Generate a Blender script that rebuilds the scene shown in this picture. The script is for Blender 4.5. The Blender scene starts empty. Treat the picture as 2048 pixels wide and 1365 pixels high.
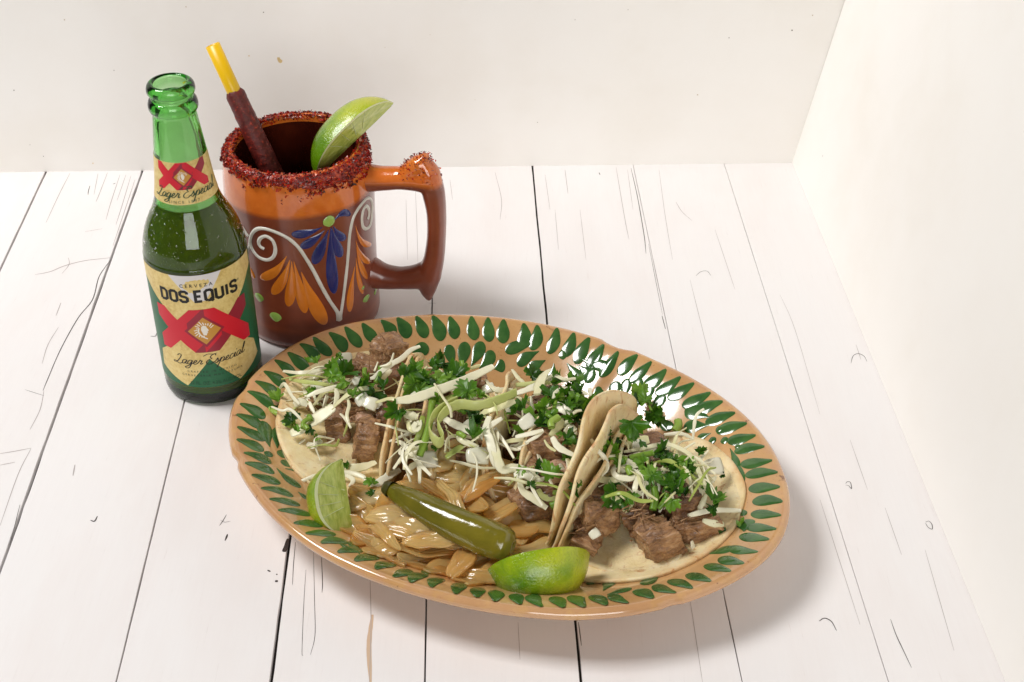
import bpy, bmesh, math, random
import numpy as np
from mathutils import Vector, Matrix, noise

random.seed(7)
rng = np.random.default_rng(7)
S = 0.01                       # every length below is written in centimetres
sc = bpy.context.scene
col = sc.collection

# ------------------------------------------------------------------ camera
CAM_H = 56.5
PITCH = math.radians(36.0)
FPX = 2854.0
cam_d = bpy.data.cameras.new('camera')
cam = bpy.data.objects.new('camera', cam_d)
col.objects.link(cam)
cam.location = (0, 0, CAM_H * S)
cam.rotation_euler = (math.radians(90) - PITCH, 0, 0)
cam_d.sensor_width = 36.0
cam_d.lens = FPX / 2048 * 36.0
cam_d.clip_start = 0.01
cam_d.clip_end = 50
sc.camera = cam

# ------------------------------------------------------------------ studio light
w = bpy.data.worlds.new('World')
sc.world = w
w.use_nodes = True
w.node_tree.nodes['Background'].inputs[0].default_value = (1.0, 0.99, 0.98, 1)
w.node_tree.nodes['Background'].inputs[1].default_value = 0.08
sc.view_settings.view_transform = 'Standard'
sc.view_settings.look = 'None'
sc.view_settings.gamma = 1
sc.view_settings.exposure = 0.0
sc.cycles.use_denoising = True
sc.cycles.max_bounces = 16
sc.cycles.transmission_bounces = 14
sc.cycles.glossy_bounces = 6
sc.cycles.transparent_max_bounces = 16
sc.cycles.sample_clamp_indirect = 6.0
sc.cycles.caustics_refractive = True
sc.cycles.blur_glossy = 0.5


def softbox(name, loc, aim, sx, sy, power, color):
    d = bpy.data.lights.new(name, 'AREA')
    d.shape = 'RECTANGLE'
    d.size, d.size_y = sx * S, sy * S
    d.energy = power
    d.color = color
    o = bpy.data.objects.new(name, d)
    col.objects.link(o)
    o.location = Vector(loc) * S
    o.rotation_euler = (Vector(aim) - Vector(loc)).to_track_quat('-Z', 'Y').to_euler()
    return o


softbox('key_softbox', (-98, 76, 150), (2, 68, 2), 56, 56, 25.5, (1.0, 0.985, 0.972))
softbox('fill_softbox', (20, -160, 80), (0, 95, 8), 130, 100, 24.5, (1.0, 0.99, 0.975))


# ------------------------------------------------------------------ picture geometry helpers (rays of the camera above)
CP = np.array([0, 0, CAM_H])
RX = np.array([1.0, 0, 0])
FW = np.array([0, math.cos(PITCH), -math.sin(PITCH)])
UP = np.array([0, math.sin(PITCH), math.cos(PITCH)])


def ray(u, v):
    return FW + RX * (u - 1024) / FPX - UP * (v - 682.5) / FPX


def at(u, v, z):
    d = ray(u, v)
    return CP + (z - CAM_H) / d[2] * d


def cyl_hit(u, v, ax, r):
    d = ray(u, v)
    o = CP[:2] - ax[:2]
    dd = d[:2]
    a = dd @ dd
    b = 2 * o @ dd
    c = o @ o - r * r
    D = max(b * b - 4 * a * c, 0.0)
    t = (-b - math.sqrt(D)) / 2 / a
    P = CP + t * d
    q = P[:2] - ax[:2]
    return np.array([math.atan2(q[0], -q[1]) * r, P[2]])


def plane_hit(u, v, p0, n):
    d = ray(u, v)
    return CP + d * ((np.asarray(p0) - CP) @ n / (d @ n))


def nrm(a):
    a = np.asarray(a, float)
    return a / (np.linalg.norm(a) + 1e-12)


# ------------------------------------------------------------------ object helpers
def mesh_from(name, verts, faces, mats=(), smooth=True, midx=None):
    me = bpy.data.meshes.new(name)
    me.from_pydata([tuple(float(c) * S for c in p) for p in verts], [], [tuple(int(i) for i in f) for f in faces])
    for m in mats:
        me.materials.append(m)
    if midx is not None:
        me.polygons.foreach_set('material_index', [int(i) for i in midx])
    me.polygons.foreach_set('use_smooth', [smooth] * len(me.polygons))
    me.update()
    return me


def link(name, me, parent=None):
    o = bpy.data.objects.new(name, me)
    col.objects.link(o)
    if parent is not None:
        o.parent = parent
    return o


ORIGIN = {}


def thing(name, label, cat, loc, group=None):
    o = bpy.data.objects.new(name, None)
    col.objects.link(o)
    o.empty_display_size = 0.01
    o.location = Vector([float(c) for c in loc]) * S
    o['label'] = label
    o['category'] = cat
    if group:
        o['group'] = group
    ORIGIN[o.name] = np.array(loc, float)
    return o


def org(o):
    return ORIGIN.get(o.name, np.zeros(3)) if o is not None else np.zeros(3)


def part(name, verts, faces, mat, parent=None, smooth=True, midx=None, label=None):
    """verts in world centimetres"""
    base = org(parent)
    mats = mat if isinstance(mat, (list, tuple)) else [mat]
    me = mesh_from(name, np.asarray(verts, float) - base, faces, mats, smooth, midx)
    o = link(name, me, parent)
    ORIGIN[o.name] = base
    if label:
        o['label'] = label
    return o


def tag(o, label, cat, group=None):
    o['label'] = label
    o['category'] = cat
    if group:
        o['group'] = group
    return o


def grid_faces(nu, nv, wrap_u=False, wrap_v=False):
    f = []
    for i in range(nu if wrap_u else nu - 1):
        for j in range(nv if wrap_v else nv - 1):
            a = i * nv + j
            b = ((i + 1) % nu) * nv + j
            c = ((i + 1) % nu) * nv + (j + 1) % nv
            d = i * nv + (j + 1) % nv
            f.append((a, b, c, d))
    return f


def catmull(pts, n):
    P = np.asarray(pts, float)
    if len(P) == 2:
        t = np.linspace(0, 1, n)[:, None]
        return P[0] * (1 - t) + P[1] * t
    Q = np.vstack([2 * P[0] - P[1], P, 2 * P[-1] - P[-2]])
    out = []
    m = len(P) - 1
    for k in range(n):
        x = k / (n - 1) * m
        i = min(int(x), m - 1)
        t = x - i
        a, b, c, d = Q[i], Q[i + 1], Q[i + 2], Q[i + 3]
        out.append(0.5 * (2 * b + (c - a) * t + (2 * a - 5 * b + 4 * c - d) * t * t + (3 * b - a - 3 * c + d) * t ** 3))
    return np.array(out)


def sweep(path, widths, thick, ups, K=8, cup=0.0):
    """closed ribbon/tube along path; widths, thick per sample; ups per sample or one vector"""
    n = len(path)
    T = np.gradient(path, axis=0)
    V = []
    for i in range(n):
        t = nrm(T[i])
        u = ups[i] if np.ndim(ups) == 2 else ups
        s = np.cross(t, u)
        if np.linalg.norm(s) < 1e-4:
            s = np.cross(t, np.array([0.31, 0.9, 0.2]))
        s = nrm(s)
        m = np.cross(s, t)
        wv = widths[i] if np.ndim(widths) else widths
        tv = thick[i] if np.ndim(thick) else thick
        for k in range(K):
            a = 2 * math.pi * k / K
            ca, sa = math.cos(a), math.sin(a)
            V.append(path[i] + s * (wv / 2 * ca) + m * (tv / 2 * sa + cup * wv * (ca * ca - 0.5)))
    F = grid_faces(n, K, False, True)
    F.append(tuple(range(K - 1, -1, -1)))
    F.append(tuple((n - 1) * K + k for k in range(K)))
    return np.array(V), F


def lathe(profile, segs, ctr):
    V = []
    for r, z in profile:
        for k in range(segs):
            a = 2 * math.pi * k / segs
            V.append((ctr[0] + r * math.cos(a), ctr[1] + r * math.sin(a), z))
    F = []
    n = len(profile)
    for i in range(n - 1):
        for k in range(segs):
            a = i * segs + k
            b = i * segs + (k + 1) % segs
            F.append((a, b, b + segs, a + segs))
    return np.array(V), F


def merge(items):
    V, F, M = [], [], []
    n = 0
    for it in items:
        v, f = it[0], it[1]
        V.append(np.asarray(v, float))
        F += [tuple(i + n for i in q) for q in f]
        M += [it[2] if len(it) > 2 else 0] * len(f)
        n += len(v)
    return np.vstack(V), F, M


def frame(A, Sd):
    """matrix whose x axis is A and z axis as close as possible to Sd"""
    A = nrm(A)
    Sd = np.asarray(Sd, float)
    Sd = nrm(Sd - A * (A @ Sd))
    Y = np.cross(Sd, A)
    return np.column_stack([A, Y, Sd])


def fnoise(p, scale=1.0, seed=0.0):
    return noise.noise(Vector((p[0] * scale + seed * 13.7, p[1] * scale - seed * 7.1, p[2] * scale + seed * 3.3)))


# ------------------------------------------------------------------ materials
def lin(r, g, b):
    def c(x):
        x /= 255
        return x / 12.92 if x <= 0.04045 else ((x + 0.055) / 1.055) ** 2.4
    return (c(r), c(g), c(b), 1)


class Mat:
    def __init__(self, name):
        self.m = bpy.data.materials.new(name)
        self.m.use_nodes = True
        self.t = self.m.node_tree
        self.b = self.t.nodes['Principled BSDF']
        self.out = self.t.nodes['Material Output']

    def n(self, typ, **kw):
        nd = self.t.nodes.new(typ)
        for k, v in kw.items():
            if hasattr(nd, k):
                setattr(nd, k, v)
            else:
                nd.inputs[k.replace('_', ' ')].default_value = v
        return nd

    def l(self, a, b):
        self.t.links.new(a, b)

    def set(self, **kw):
        names = dict(color='Base Color', rough='Roughness', spec='Specular IOR Level', coat='Coat Weight', coat_rough='Coat Roughness',
                     sss='Subsurface Weight', trans='Transmission Weight', ior='IOR', metal='Metallic', sheen='Sheen Weight')
        for k, v in kw.items():
            self.b.inputs[names[k]].default_value = v
        return self

    def coords(self, kind='Object', scale=(1, 1, 1)):
        tc = self.n('ShaderNodeTexCoord')
        mp = self.n('ShaderNodeMapping')
        mp.inputs['Scale'].default_value = scale
        self.l(tc.outputs[kind], mp.inputs['Vector'])
        return mp.outputs['Vector']

    def noise(self, scale, detail=4, rough=0.55, vec=None, stretch=(1, 1, 1), distort=0.0):
        nd = self.n('ShaderNodeTexNoise')
        nd.inputs['Scale'].default_value = scale
        nd.inputs['Detail'].default_value = detail
        nd.inputs['Roughness'].default_value = rough
        nd.inputs['Distortion'].default_value = distort
        self.l(vec if vec is not None else self.coords(scale=stretch), nd.inputs['Vector'])
        return nd.outputs['Fac']

    def ramp(self, fac, stops):
        r = self.n('ShaderNodeValToRGB')
        e = r.color_ramp.elements
        while len(e) > 1:
            e.remove(e[-1])
        e[0].position, e[0].color = stops[0]
        for p, c in stops[1:]:
            x = e.new(p)
            x.color = c
        self.l(fac, r.inputs['Fac'])
        return r.outputs['Color']

    def mix(self, fac, a, b, mode='MIX'):
        m = self.n('ShaderNodeMix')
        m.data_type = 'RGBA'
        m.blend_type = mode
        for s, val in ((m.inputs[0], fac), (m.inputs[6], a), (m.inputs[7], b)):
            if isinstance(val, bpy.types.NodeSocket):
                self.l(val, s)
            else:
                s.default_value = val
        return m.outputs[2]

    def math(self, op, a, b=0.0):
        m = self.n('ShaderNodeMath')
        m.operation = op
        for s, val in ((m.inputs[0], a), (m.inputs[1], b)):
            if isinstance(val, bpy.types.NodeSocket):
                self.l(val, s)
            else:
                s.default_value = val
        return m.outputs[0]

    def col(self, sock):
        self.l(sock, self.b.inputs['Base Color'])
        return self

    def rgh(self, sock):
        self.l(sock, self.b.inputs['Roughness'])
        return self

    def bump(self, h, strength=0.3, dist=0.1):
        b = self.n('ShaderNodeBump')
        b.inputs['Strength'].default_value = strength
        b.inputs['Distance'].default_value = dist * S
        self.l(h, b.inputs['Height'])
        self.l(b.outputs['Normal'], self.b.inputs['Normal'])
        return self

    def radius(self, *r):
        self.b.inputs['Subsurface Radius'].default_value = r
        self.b.inputs['Subsurface Scale'].default_value = S
        return self


BLK = (0, 0, 0, 1)
WHT = (1, 1, 1, 1)


def g(v):
    return (v, v, v, 1)


def mat_planks():
    m = Mat('white_painted_wood').set(rough=0.42, spec=0.35)
    st = m.noise(60, 6, 0.7, stretch=(9, 0.5, 9))
    st2 = m.noise(16, 4, 0.6, stretch=(1, .35, 1), distort=0.4)
    streak = m.ramp(st, [(0.0, lin(198, 188, 184)), (0.27, lin(232, 227, 225)), (0.36, lin(243, 240, 239)), (1, lin(246, 244, 243))])
    tint = m.ramp(st2, [(0.3, lin(236, 229, 226)), (0.55, lin(242, 240, 239)), (1, lin(240, 241, 243))])
    c = m.mix(0.5, streak, tint, 'MULTIPLY')
    oi = m.n('ShaderNodeObjectInfo')
    v = m.ramp(oi.outputs['Random'], [(0, g(0.975)), (1, g(1.0))])
    c = m.mix(1.0, c, v, 'MULTIPLY')
    m.col(c)
    m.bump(st, 0.06, 0.05)
    return m.m


def mat_board():
    m = Mat('white_board').set(rough=0.6, spec=0.25)
    a = m.noise(9, 5, 0.6)
    c = m.ramp(a, [(0.25, lin(242, 238, 231)), (0.5, lin(246, 243, 238)), (0.8, lin(248, 246, 242))])
    vo = m.n('ShaderNodeTexVoronoi')
    vo.inputs['Scale'].default_value = 38
    m.l(m.coords(), vo.inputs['Vector'])
    sp = m.ramp(vo.outputs['Distance'], [(0.0, g(0.62)), (0.028, g(0.8)), (0.04, WHT)])
    gate = m.ramp(m.noise(14, 2), [(0.56, BLK), (0.62, WHT)])
    c2 = m.mix(gate, c, m.mix(1.0, c, sp, 'MULTIPLY'))
    m.col(c2)
    m.bump(m.noise(220, 3), 0.05, 0.03)
    return m.m


def simple(name, color, rough=0.5, **kw):
    return Mat(name).set(color=color, rough=rough, **kw).m


def mat_clay():
    m = Mat('plate_clay').set(rough=0.16, coat=0.8, coat_rough=0.07)
    big = m.noise(26, 5, 0.6)
    fine = m.noise(700, 3, 0.7)
    c = m.ramp(big, [(0.3, lin(188, 142, 90)), (0.55, lin(204, 159, 107)), (0.8, lin(213, 171, 122))])
    sp = m.ramp(fine, [(0.24, lin(120, 70, 38)), (0.31, lin(215, 190, 165)), (0.40, WHT)])
    c = m.mix(0.55, c, sp, 'MULTIPLY')
    lp = m.n('ShaderNodeAttribute')
    lp.attribute_name = 'lip'
    wear = m.ramp(m.noise(60, 5, 0.65), [(0.44, BLK), (0.52, WHT)])
    c = m.mix(m.math('MULTIPLY', m.math('MULTIPLY', lp.outputs['Fac'], wear), .5), c, lin(192, 144, 108))
    wear2 = m.ramp(m.noise(75, 5, 0.7, stretch=(1, 1.1, 1)), [(0.64, BLK), (0.68, WHT)])
    c = m.mix(m.math('MULTIPLY', m.math('MULTIPLY', lp.outputs['Fac'], wear2), .8), c, lin(112, 66, 44))
    m.col(c)
    r = m.ramp(m.noise(50, 4), [(0.35, g(0.10)), (0.7, g(0.24))])
    m.rgh(r)
    m.bump(m.noise(90, 4), 0.10, 0.06)
    return m.m


def mat_glaze(name, c1, c2, rough=0.12, sc_=60, coat=0.6):
    m = Mat(name).set(rough=rough, coat=coat, coat_rough=0.06)
    c = m.ramp(m.noise(sc_, 4), [(0.3, c1), (0.7, c2)])
    m.col(c)
    m.bump(m.noise(200, 3), 0.05, 0.04)
    return m.m


def mat_mug(name, zt):
    m = Mat(name).set(rough=0.2, coat=0.45, coat_rough=0.12)
    tc = m.n('ShaderNodeTexCoord')
    sx = m.n('ShaderNodeSeparateXYZ')
    m.l(tc.outputs['Object'], sx.inputs[0])
    wob = m.noise(18, 2)
    z = m.math('ADD', sx.outputs['Z'], m.math('MULTIPLY', m.math('SUBTRACT', wob, 0.5), 0.006))
    zone = m.ramp(m.math('MULTIPLY', z, 1.0), [(zt, BLK), (zt + .0015, WHT)])
    clay = m.ramp(m.noise(40, 5), [(0.3, lin(112, 52, 32)), (0.6, lin(130, 63, 40)), (0.85, lin(141, 72, 49))])
    orange = m.ramp(m.noise(70, 4, 0.6), [(0.3, lin(196, 94, 30)), (0.6, lin(212, 112, 42)), (0.8, lin(220, 130, 58))])
    ring = m.ramp(z, [(0.0150, BLK), (0.0160, WHT), (0.0178, WHT), (0.0188, BLK)])
    clay2 = m.mix(m.math('MULTIPLY', ring, 0.6), clay, lin(165, 82, 44))
    m.col(m.mix(zone, clay2, orange))
    m.rgh(m.ramp(zone, [(0, g(0.30)), (1, g(0.10))]))
    m.bump(m.noise(160, 4), 0.06, 0.05)
    return m.m


def mat_tortilla():
    m = Mat('tortilla').set(rough=0.5, sss=0.12, spec=0.35).radius(0.5, 0.3, 0.12)
    n1 = m.noise(80, 6, 0.65)
    c = m.ramp(n1, [(0.30, lin(222, 198, 142)), (0.5, lin(238, 217, 168)), (0.75, lin(244, 230, 192))])
    tc = m.n('ShaderNodeObjectInfo')
    off = m.n('ShaderNodeVectorMath')
    off.operation = 'ADD'
    co = m.coords()
    m.l(co, off.inputs[0])
    m.l(tc.outputs['Random'], off.inputs[1])
    n2 = m.noise(115, 6, 0.6, vec=off.outputs[0], distort=0.8)
    brown = m.ramp(n2, [(0.57, BLK), (0.63, g(0.35)), (0.72, g(.9))])
    c = m.mix(brown, c, lin(176, 104, 44))
    sp = m.ramp(m.noise(300, 2), [(0.70, BLK), (0.75, WHT)])
    c = m.mix(m.math('MULTIPLY', sp, 0.4), c, lin(190, 134, 74))
    # toasted outer edge, stored on the mesh as an attribute
    at_ = m.n('ShaderNodeAttribute')
    at_.attribute_name = 'toast'
    e = m.math('MULTIPLY', at_.outputs['Fac'], m.ramp(m.noise(28, 4, 0.6, vec=off.outputs[0]), [(0.45, g(0.02)), (0.72, g(.8))]))
    c = m.mix(e, c, lin(196, 122, 54))
    m.col(c)
    m.bump(m.noise(170, 6, 0.7), 0.5, 0.12)
    return m.m


def mat_meat(name, c1, c2, c3):
    m = Mat(name).set(rough=0.42, spec=0.45, sss=0.06).radius(0.3, 0.12, 0.08)
    fib = m.noise(260, 6, 0.72, stretch=(0.55, 1.3, 1.3), distort=0.9)
    big = m.noise(95, 4, 0.6, stretch=(.6, 1.4, 1.4), distort=.5)
    c = m.ramp(m.math('ADD', m.math('MULTIPLY', fib, .6), m.math('MULTIPLY', big, .4)), [(0.34, c1), (0.5, c2), (0.66, c3)])
    m.col(c)
    r = m.ramp(m.noise(120, 3), [(0.4, g(0.26)), (0.65, g(0.55))])
    m.rgh(r)
    m.set(coat=.35, coat_rough=.22)
    h = m.math('ADD', fib, m.math('MULTIPLY', m.noise(600, 4, 0.7), 0.4))
    m.bump(h, 0.9, 0.12)
    return m.m


def leafy(name, stops, transl, trans_col, rough=0.38, sc_=90, bump=0.2):
    m = Mat(name).set(rough=rough, spec=0.4)
    oi = m.n('ShaderNodeObjectInfo')
    f = m.math('ADD', m.math('MULTIPLY', m.noise(sc_, 4), 0.5), m.math('MULTIPLY', oi.outputs['Random'], 0.5))
    c = m.ramp(f, stops)
    m.col(c)
    m.bump(m.noise(sc_ * 2.5, 4), bump, 0.05)
    tr = m.n('ShaderNodeBsdfTranslucent')
    m.l(m.mix(1.0, c, trans_col, 'MULTIPLY'), tr.inputs['Color'])
    mx = m.n('ShaderNodeMixShader')
    mx.inputs[0].default_value = transl
    m.l(m.b.outputs[0], mx.inputs[1])
    m.l(tr.outputs[0], mx.inputs[2])
    m.l(mx.outputs[0], m.out.inputs['Surface'])
    return m.m


def mat_onion(name, stops, rough=0.14, transl=0.2, trans=0.0, edge=None):
    m = Mat(name).set(rough=rough, spec=0.5, coat=0.8, coat_rough=0.06, trans=trans, ior=1.36)
    oi = m.n('ShaderNodeObjectInfo')
    at_ = m.n('ShaderNodeAttribute')
    at_.attribute_name = 'across'
    cv = m.n('ShaderNodeCombineXYZ')
    m.l(m.math('MULTIPLY', at_.outputs['Fac'], 9.0), cv.inputs[0])
    m.l(m.math('MULTIPLY', oi.outputs['Random'], 30.0), cv.inputs[1])
    blot = m.noise(75, 4, 0.6)
    l1 = m.noise(1.7, 5, 0.7, vec=cv.outputs[0])
    lines = m.math('ADD', m.math('MULTIPLY', l1, 0.45), m.math('MULTIPLY', blot, 0.55))
    f = m.math('ADD', m.math('MULTIPLY', lines, 0.75), m.math('MULTIPLY', oi.outputs['Random'], 0.25))
    c = m.ramp(f, stops)
    if edge:
        e = m.math('POWER', m.math('ABSOLUTE', m.math('SUBTRACT', m.math('MULTIPLY', at_.outputs['Fac'], 2.0), 1.0)), 5.0)
        e = m.math('MULTIPLY', e, m.ramp(m.noise(110, 4, 0.6), [(0.42, g(.1)), (0.62, WHT)]))
        c = m.mix(e, c, edge)
        br = m.ramp(m.noise(48, 5, 0.65, distort=.6), [(0.58, BLK), (0.76, g(.7))])
        c = m.mix(br, c, edge)
    m.col(c)
    m.bump(m.math('ADD', lines, m.math('MULTIPLY', m.noise(320, 3), .35)), 0.3, 0.07)
    tr = m.n('ShaderNodeBsdfTranslucent')
    m.l(c, tr.inputs['Color'])
    mx = m.n('ShaderNodeMixShader')
    mx.inputs[0].default_value = transl
    m.l(m.b.outputs[0], mx.inputs[1])
    m.l(tr.outputs[0], mx.inputs[2])
    m.l(mx.outputs[0], m.out.inputs['Surface'])
    return m.m


def mat_peel():
    m = Mat('lime_peel').set(rough=0.2, spec=0.55, coat=0.35, coat_rough=0.12)
    n1 = m.noise(55, 3)
    tc = m.n('ShaderNodeTexCoord')
    sx = m.n('ShaderNodeSeparateXYZ')
    m.l(tc.outputs['Object'], sx.inputs[0])
    f = m.math('ADD', m.math('MULTIPLY', n1, 0.8), m.math('MULTIPLY', sx.outputs['X'], 7.0))
    c = m.ramp(f, [(0.2, lin(92, 134, 12)), (0.38, lin(140, 168, 18)), (0.56, lin(176, 188, 30)), (0.8, lin(196, 192, 56))])
    pores = m.noise(900, 2)
    c = m.mix(0.5, c, m.ramp(pores, [(0.35, g(0.72)), (0.6, WHT)]), 'MULTIPLY')
    m.col(c)
    m.bump(pores, 0.6, 0.08)
    return m.m


def mat_flesh():
    m = Mat('lime_flesh').set(rough=0.16, spec=0.5, sss=0.25, coat=0.4).radius(0.4, 0.45, 0.2)
    v = m.noise(330, 3, 0.6, stretch=(0.5, 1.3, 1.3))
    c = m.ramp(v, [(0.3, lin(150, 168, 66)), (0.55, lin(184, 196, 96)), (0.8, lin(210, 216, 134))])
    m.col(c)
    m.bump(v, 0.4, 0.08)
    return m.m


def mat_glass(name, color, ior=1.5, rough=0.0, absorb=None, density=0.0):
    m = Mat(name)
    gl = m.n('ShaderNodeBsdfGlass')
    gl.inputs['Color'].default_value = color
    gl.inputs['IOR'].default_value = ior
    gl.inputs['Roughness'].default_value = rough
    m.l(gl.outputs[0], m.out.inputs['Surface'])
    if absorb:
        va = m.n('ShaderNodeVolumeAbsorption')
        va.inputs['Color'].default_value = absorb
        va.inputs['Density'].default_value = density
        m.l(va.outputs[0], m.out.inputs['Volume'])
    return m.m


def mat_gold():
    m = Mat('gold_paper').set(rough=0.42, metal=0.15)
    a = m.noise(380, 3, 0.7)
    b = m.noise(60, 3)
    c = m.ramp(m.math('ADD', m.math('MULTIPLY', a, 0.6), m.math('MULTIPLY', b, 0.4)),
               [(0.3, lin(196, 164, 92)), (0.5, lin(224, 198, 128)), (0.75, lin(238, 220, 158))])
    m.col(c)
    return m.m


M = {}
M['plank'] = mat_planks()
M['board'] = mat_board()
M['gap'] = simple('dark_gap', lin(38, 30, 28), 0.8)
M['mark'] = simple('dark_print', lin(48, 38, 36), 0.6)
M['mark_soft'] = simple('grey_print', lin(176, 166, 164), 0.6)
M['mark_tan'] = simple('tan_print', lin(206, 178, 150), 0.6)
M['clay'] = mat_clay()
M['green_glaze'] = mat_glaze('green_glaze', lin(42, 84, 36), lin(70, 110, 52), 0.13, 120)
M['mug'] = mat_mug('mug_clay', .1035)
M['mug_handle'] = mat_mug('mug_handle_clay', .1105)
_cp = Mat('chili_paste').set(rough=0.3, coat=.3)
_f = _cp.noise(300, 4, 0.7)
_cp.col(_cp.ramp(_f, [(0.3, lin(60, 14, 12)), (0.48, lin(140, 30, 16)), (0.58, lin(186, 60, 24)), (0.7, lin(214, 108, 42))]))
_cp.bump(_f, 0.8, .15)
M['chili_paste'] = _cp.m
M['mug_in'] = mat_glaze('mug_interior_glaze', lin(58, 18, 10), lin(84, 30, 16), 0.18, 60)
M['white_glaze'] = mat_glaze('white_slip', lin(206, 202, 190), lin(226, 222, 212), 0.3, 80, 0.2)
M['blue_glaze'] = mat_glaze('blue_glaze', lin(24, 34, 92), lin(36, 48, 118), 0.16, 60)
M['orange_glaze'] = mat_glaze('orange_glaze', lin(206, 112, 30), lin(224, 132, 44), 0.16, 60)
M['lime_glaze'] = mat_glaze('pale_green_glaze', lin(138, 172, 76), lin(156, 190, 92), 0.2, 60)
M['tortilla'] = mat_tortilla()
M['meat'] = mat_meat('braised_beef', lin(84, 54, 34), lin(158, 116, 78), lin(210, 168, 122))
M['meat_dark'] = mat_meat('dark_braised_beef', lin(62, 40, 26), lin(124, 86, 56), lin(172, 130, 92))
M['meat_pink'] = mat_meat('pale_braised_beef', lin(164, 122, 96), lin(204, 164, 136), lin(220, 188, 162))
M['cabbage'] = leafy('cabbage', [(0.25, lin(234, 230, 176)), (0.45, lin(248, 243, 212)), (0.7, lin(252, 248, 226))], 0.22, (1, 1, .85, 1), 0.3, 60)
M['cabbage_green'] = leafy('green_cabbage', [(0.3, lin(176, 192, 92)), (0.5, lin(204, 212, 126)), (0.75, lin(224, 226, 160))], 0.3, (1, 1, .7, 1), 0.3, 50)
M['cilantro'] = leafy('cilantro', [(0.25, lin(36, 72, 14)), (0.45, lin(66, 112, 24)), (0.62, lin(100, 146, 40)), (0.85, lin(140, 178, 70))], 0.3, (1.0, 1.0, .5, 1), 0.33, 120, 0.4)
M['stem'] = leafy('cilantro_stem', [(0.3, lin(108, 146, 46)), (0.6, lin(146, 178, 70)), (0.9, lin(176, 200, 100))], 0.2, (1, 1, .7, 1), 0.3, 80)
M['raw_onion'] = mat_onion('raw_onion', [(0.2, lin(232, 230, 204)), (0.6, lin(246, 243, 224))], 0.3, 0.25)
M['fried_onion'] = mat_onion('fried_onion', [(0.25, lin(244, 200, 118)), (0.42, lin(252, 222, 148)), (0.58, lin(255, 234, 170)), (0.78, lin(255, 244, 204))], 0.11, 0.26, .6, lin(236, 178, 96))
M['fried_onion_dark'] = mat_onion('browned_onion', [(0.25, lin(232, 172, 86)), (0.5, lin(248, 204, 120)), (0.8, lin(252, 222, 154))], 0.11, 0.22, .55, lin(214, 148, 70))
M['jalapeno'] = mat_glaze('pickled_pepper_skin', lin(88, 84, 16), lin(124, 112, 28), 0.18, 38, 0.55)
_m = M['jalapeno']
_b = [n for n in _m.node_tree.nodes if n.type == 'BUMP'][0]
_b.inputs['Strength'].default_value = .35
_b.inputs['Distance'].default_value = .12 * S
M['pepper_dark'] = mat_glaze('pepper_end', lin(48, 46, 16), lin(70, 66, 22), 0.3, 90, 0.2)
M['peel'] = mat_peel()
M['flesh'] = mat_flesh()
M['membrane'] = simple('lime_membrane', lin(208, 216, 150), 0.3, sss=0.2)
M['pith'] = simple('lime_pith', lin(222, 226, 172), 0.4, sss=0.1)
M['glass'] = mat_glass('green_glass', (1, 1, 1, 1), 1.5, 0, (.20, .75, .05, 1), 250)
M['droplet'] = mat_glass('water_drop', (1, 1, 1, 1), 1.33)
M['beer'] = mat_glass('lager', (1, 1, 1, 1), 1.34, 0, (.86, .84, 0.0, 1), 20)
_t = M['beer'].node_tree
_g = [n for n in _t.nodes if n.type == 'BSDF_GLASS'][0]
_d, _tl = _t.nodes.new('ShaderNodeBsdfDiffuse'), _t.nodes.new('ShaderNodeBsdfTranslucent')
_d.inputs['Color'].default_value = (1.0, .66, .03, 1)
_tl.inputs['Color'].default_value = (1.0, .70, .05, 1)
_m1, _m2 = _t.nodes.new('ShaderNodeMixShader'), _t.nodes.new('ShaderNodeMixShader')
_m1.inputs[0].default_value, _m2.inputs[0].default_value = .4, .45
_t.links.new(_d.outputs[0], _m1.inputs[1])
_t.links.new(_tl.outputs[0], _m1.inputs[2])
_t.links.new(_g.outputs[0], _m2.inputs[1])
_t.links.new(_m1.outputs[0], _m2.inputs[2])
_t.links.new(_m2.outputs[0], _t.nodes['Material Output'].inputs['Surface'])
M['gold'] = mat_gold()
M['label_green'] = simple('label_green', lin(14, 96, 56), 0.4)
M['label_red'] = simple('label_red', lin(206, 20, 44), 0.4)
M['label_dark_red'] = simple('label_dark_red', lin(146, 26, 48), 0.4)
M['label_silver'] = simple('label_silver', lin(218, 214, 214), 0.38)
M['label_white'] = simple('label_white', lin(232, 226, 214), 0.45)
M['label_bronze'] = simple('label_bronze', lin(196, 140, 54), 0.4)
M['ink'] = simple('black_ink', lin(22, 20, 20), 0.5)
M['green_ink'] = simple('green_ink', lin(18, 62, 38), 0.5)
M['paper'] = simple('label_back_paper', lin(84, 80, 48), 0.8)
M['straw'] = Mat('yellow_plastic').set(color=lin(238, 190, 18), rough=0.35, sss=0.1).radius(.3, .2, .05).m
_tm = Mat('tamarind_paste').set(rough=0.5, spec=0.5)
_f = _tm.noise(420, 3, 0.7)
_tm.col(_tm.ramp(_f, [(0.35, lin(84, 22, 20)), (0.6, lin(112, 34, 26)), (0.68, lin(172, 50, 26)), (0.75, lin(206, 82, 36))]))
_tm.bump(_f, 0.7, 0.1)
M['tamarind'] = _tm.m
M['chili_red'] = simple('chili_red', lin(172, 32, 16), 0.25)
M['chili_dark'] = simple('chili_dark', lin(104, 20, 16), 0.3)
M['chili_orange'] = simple('chili_orange', lin(204, 88, 28), 0.35)
M['chili_black'] = simple('chili_black', lin(44, 18, 14), 0.4)

# ------------------------------------------------------------------ the table of white planks
LEAN = -0.0345                                  # planks run slightly left as they go back


def plank_x(x100, y):
    return x100 + LEAN * (y - 100)


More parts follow.
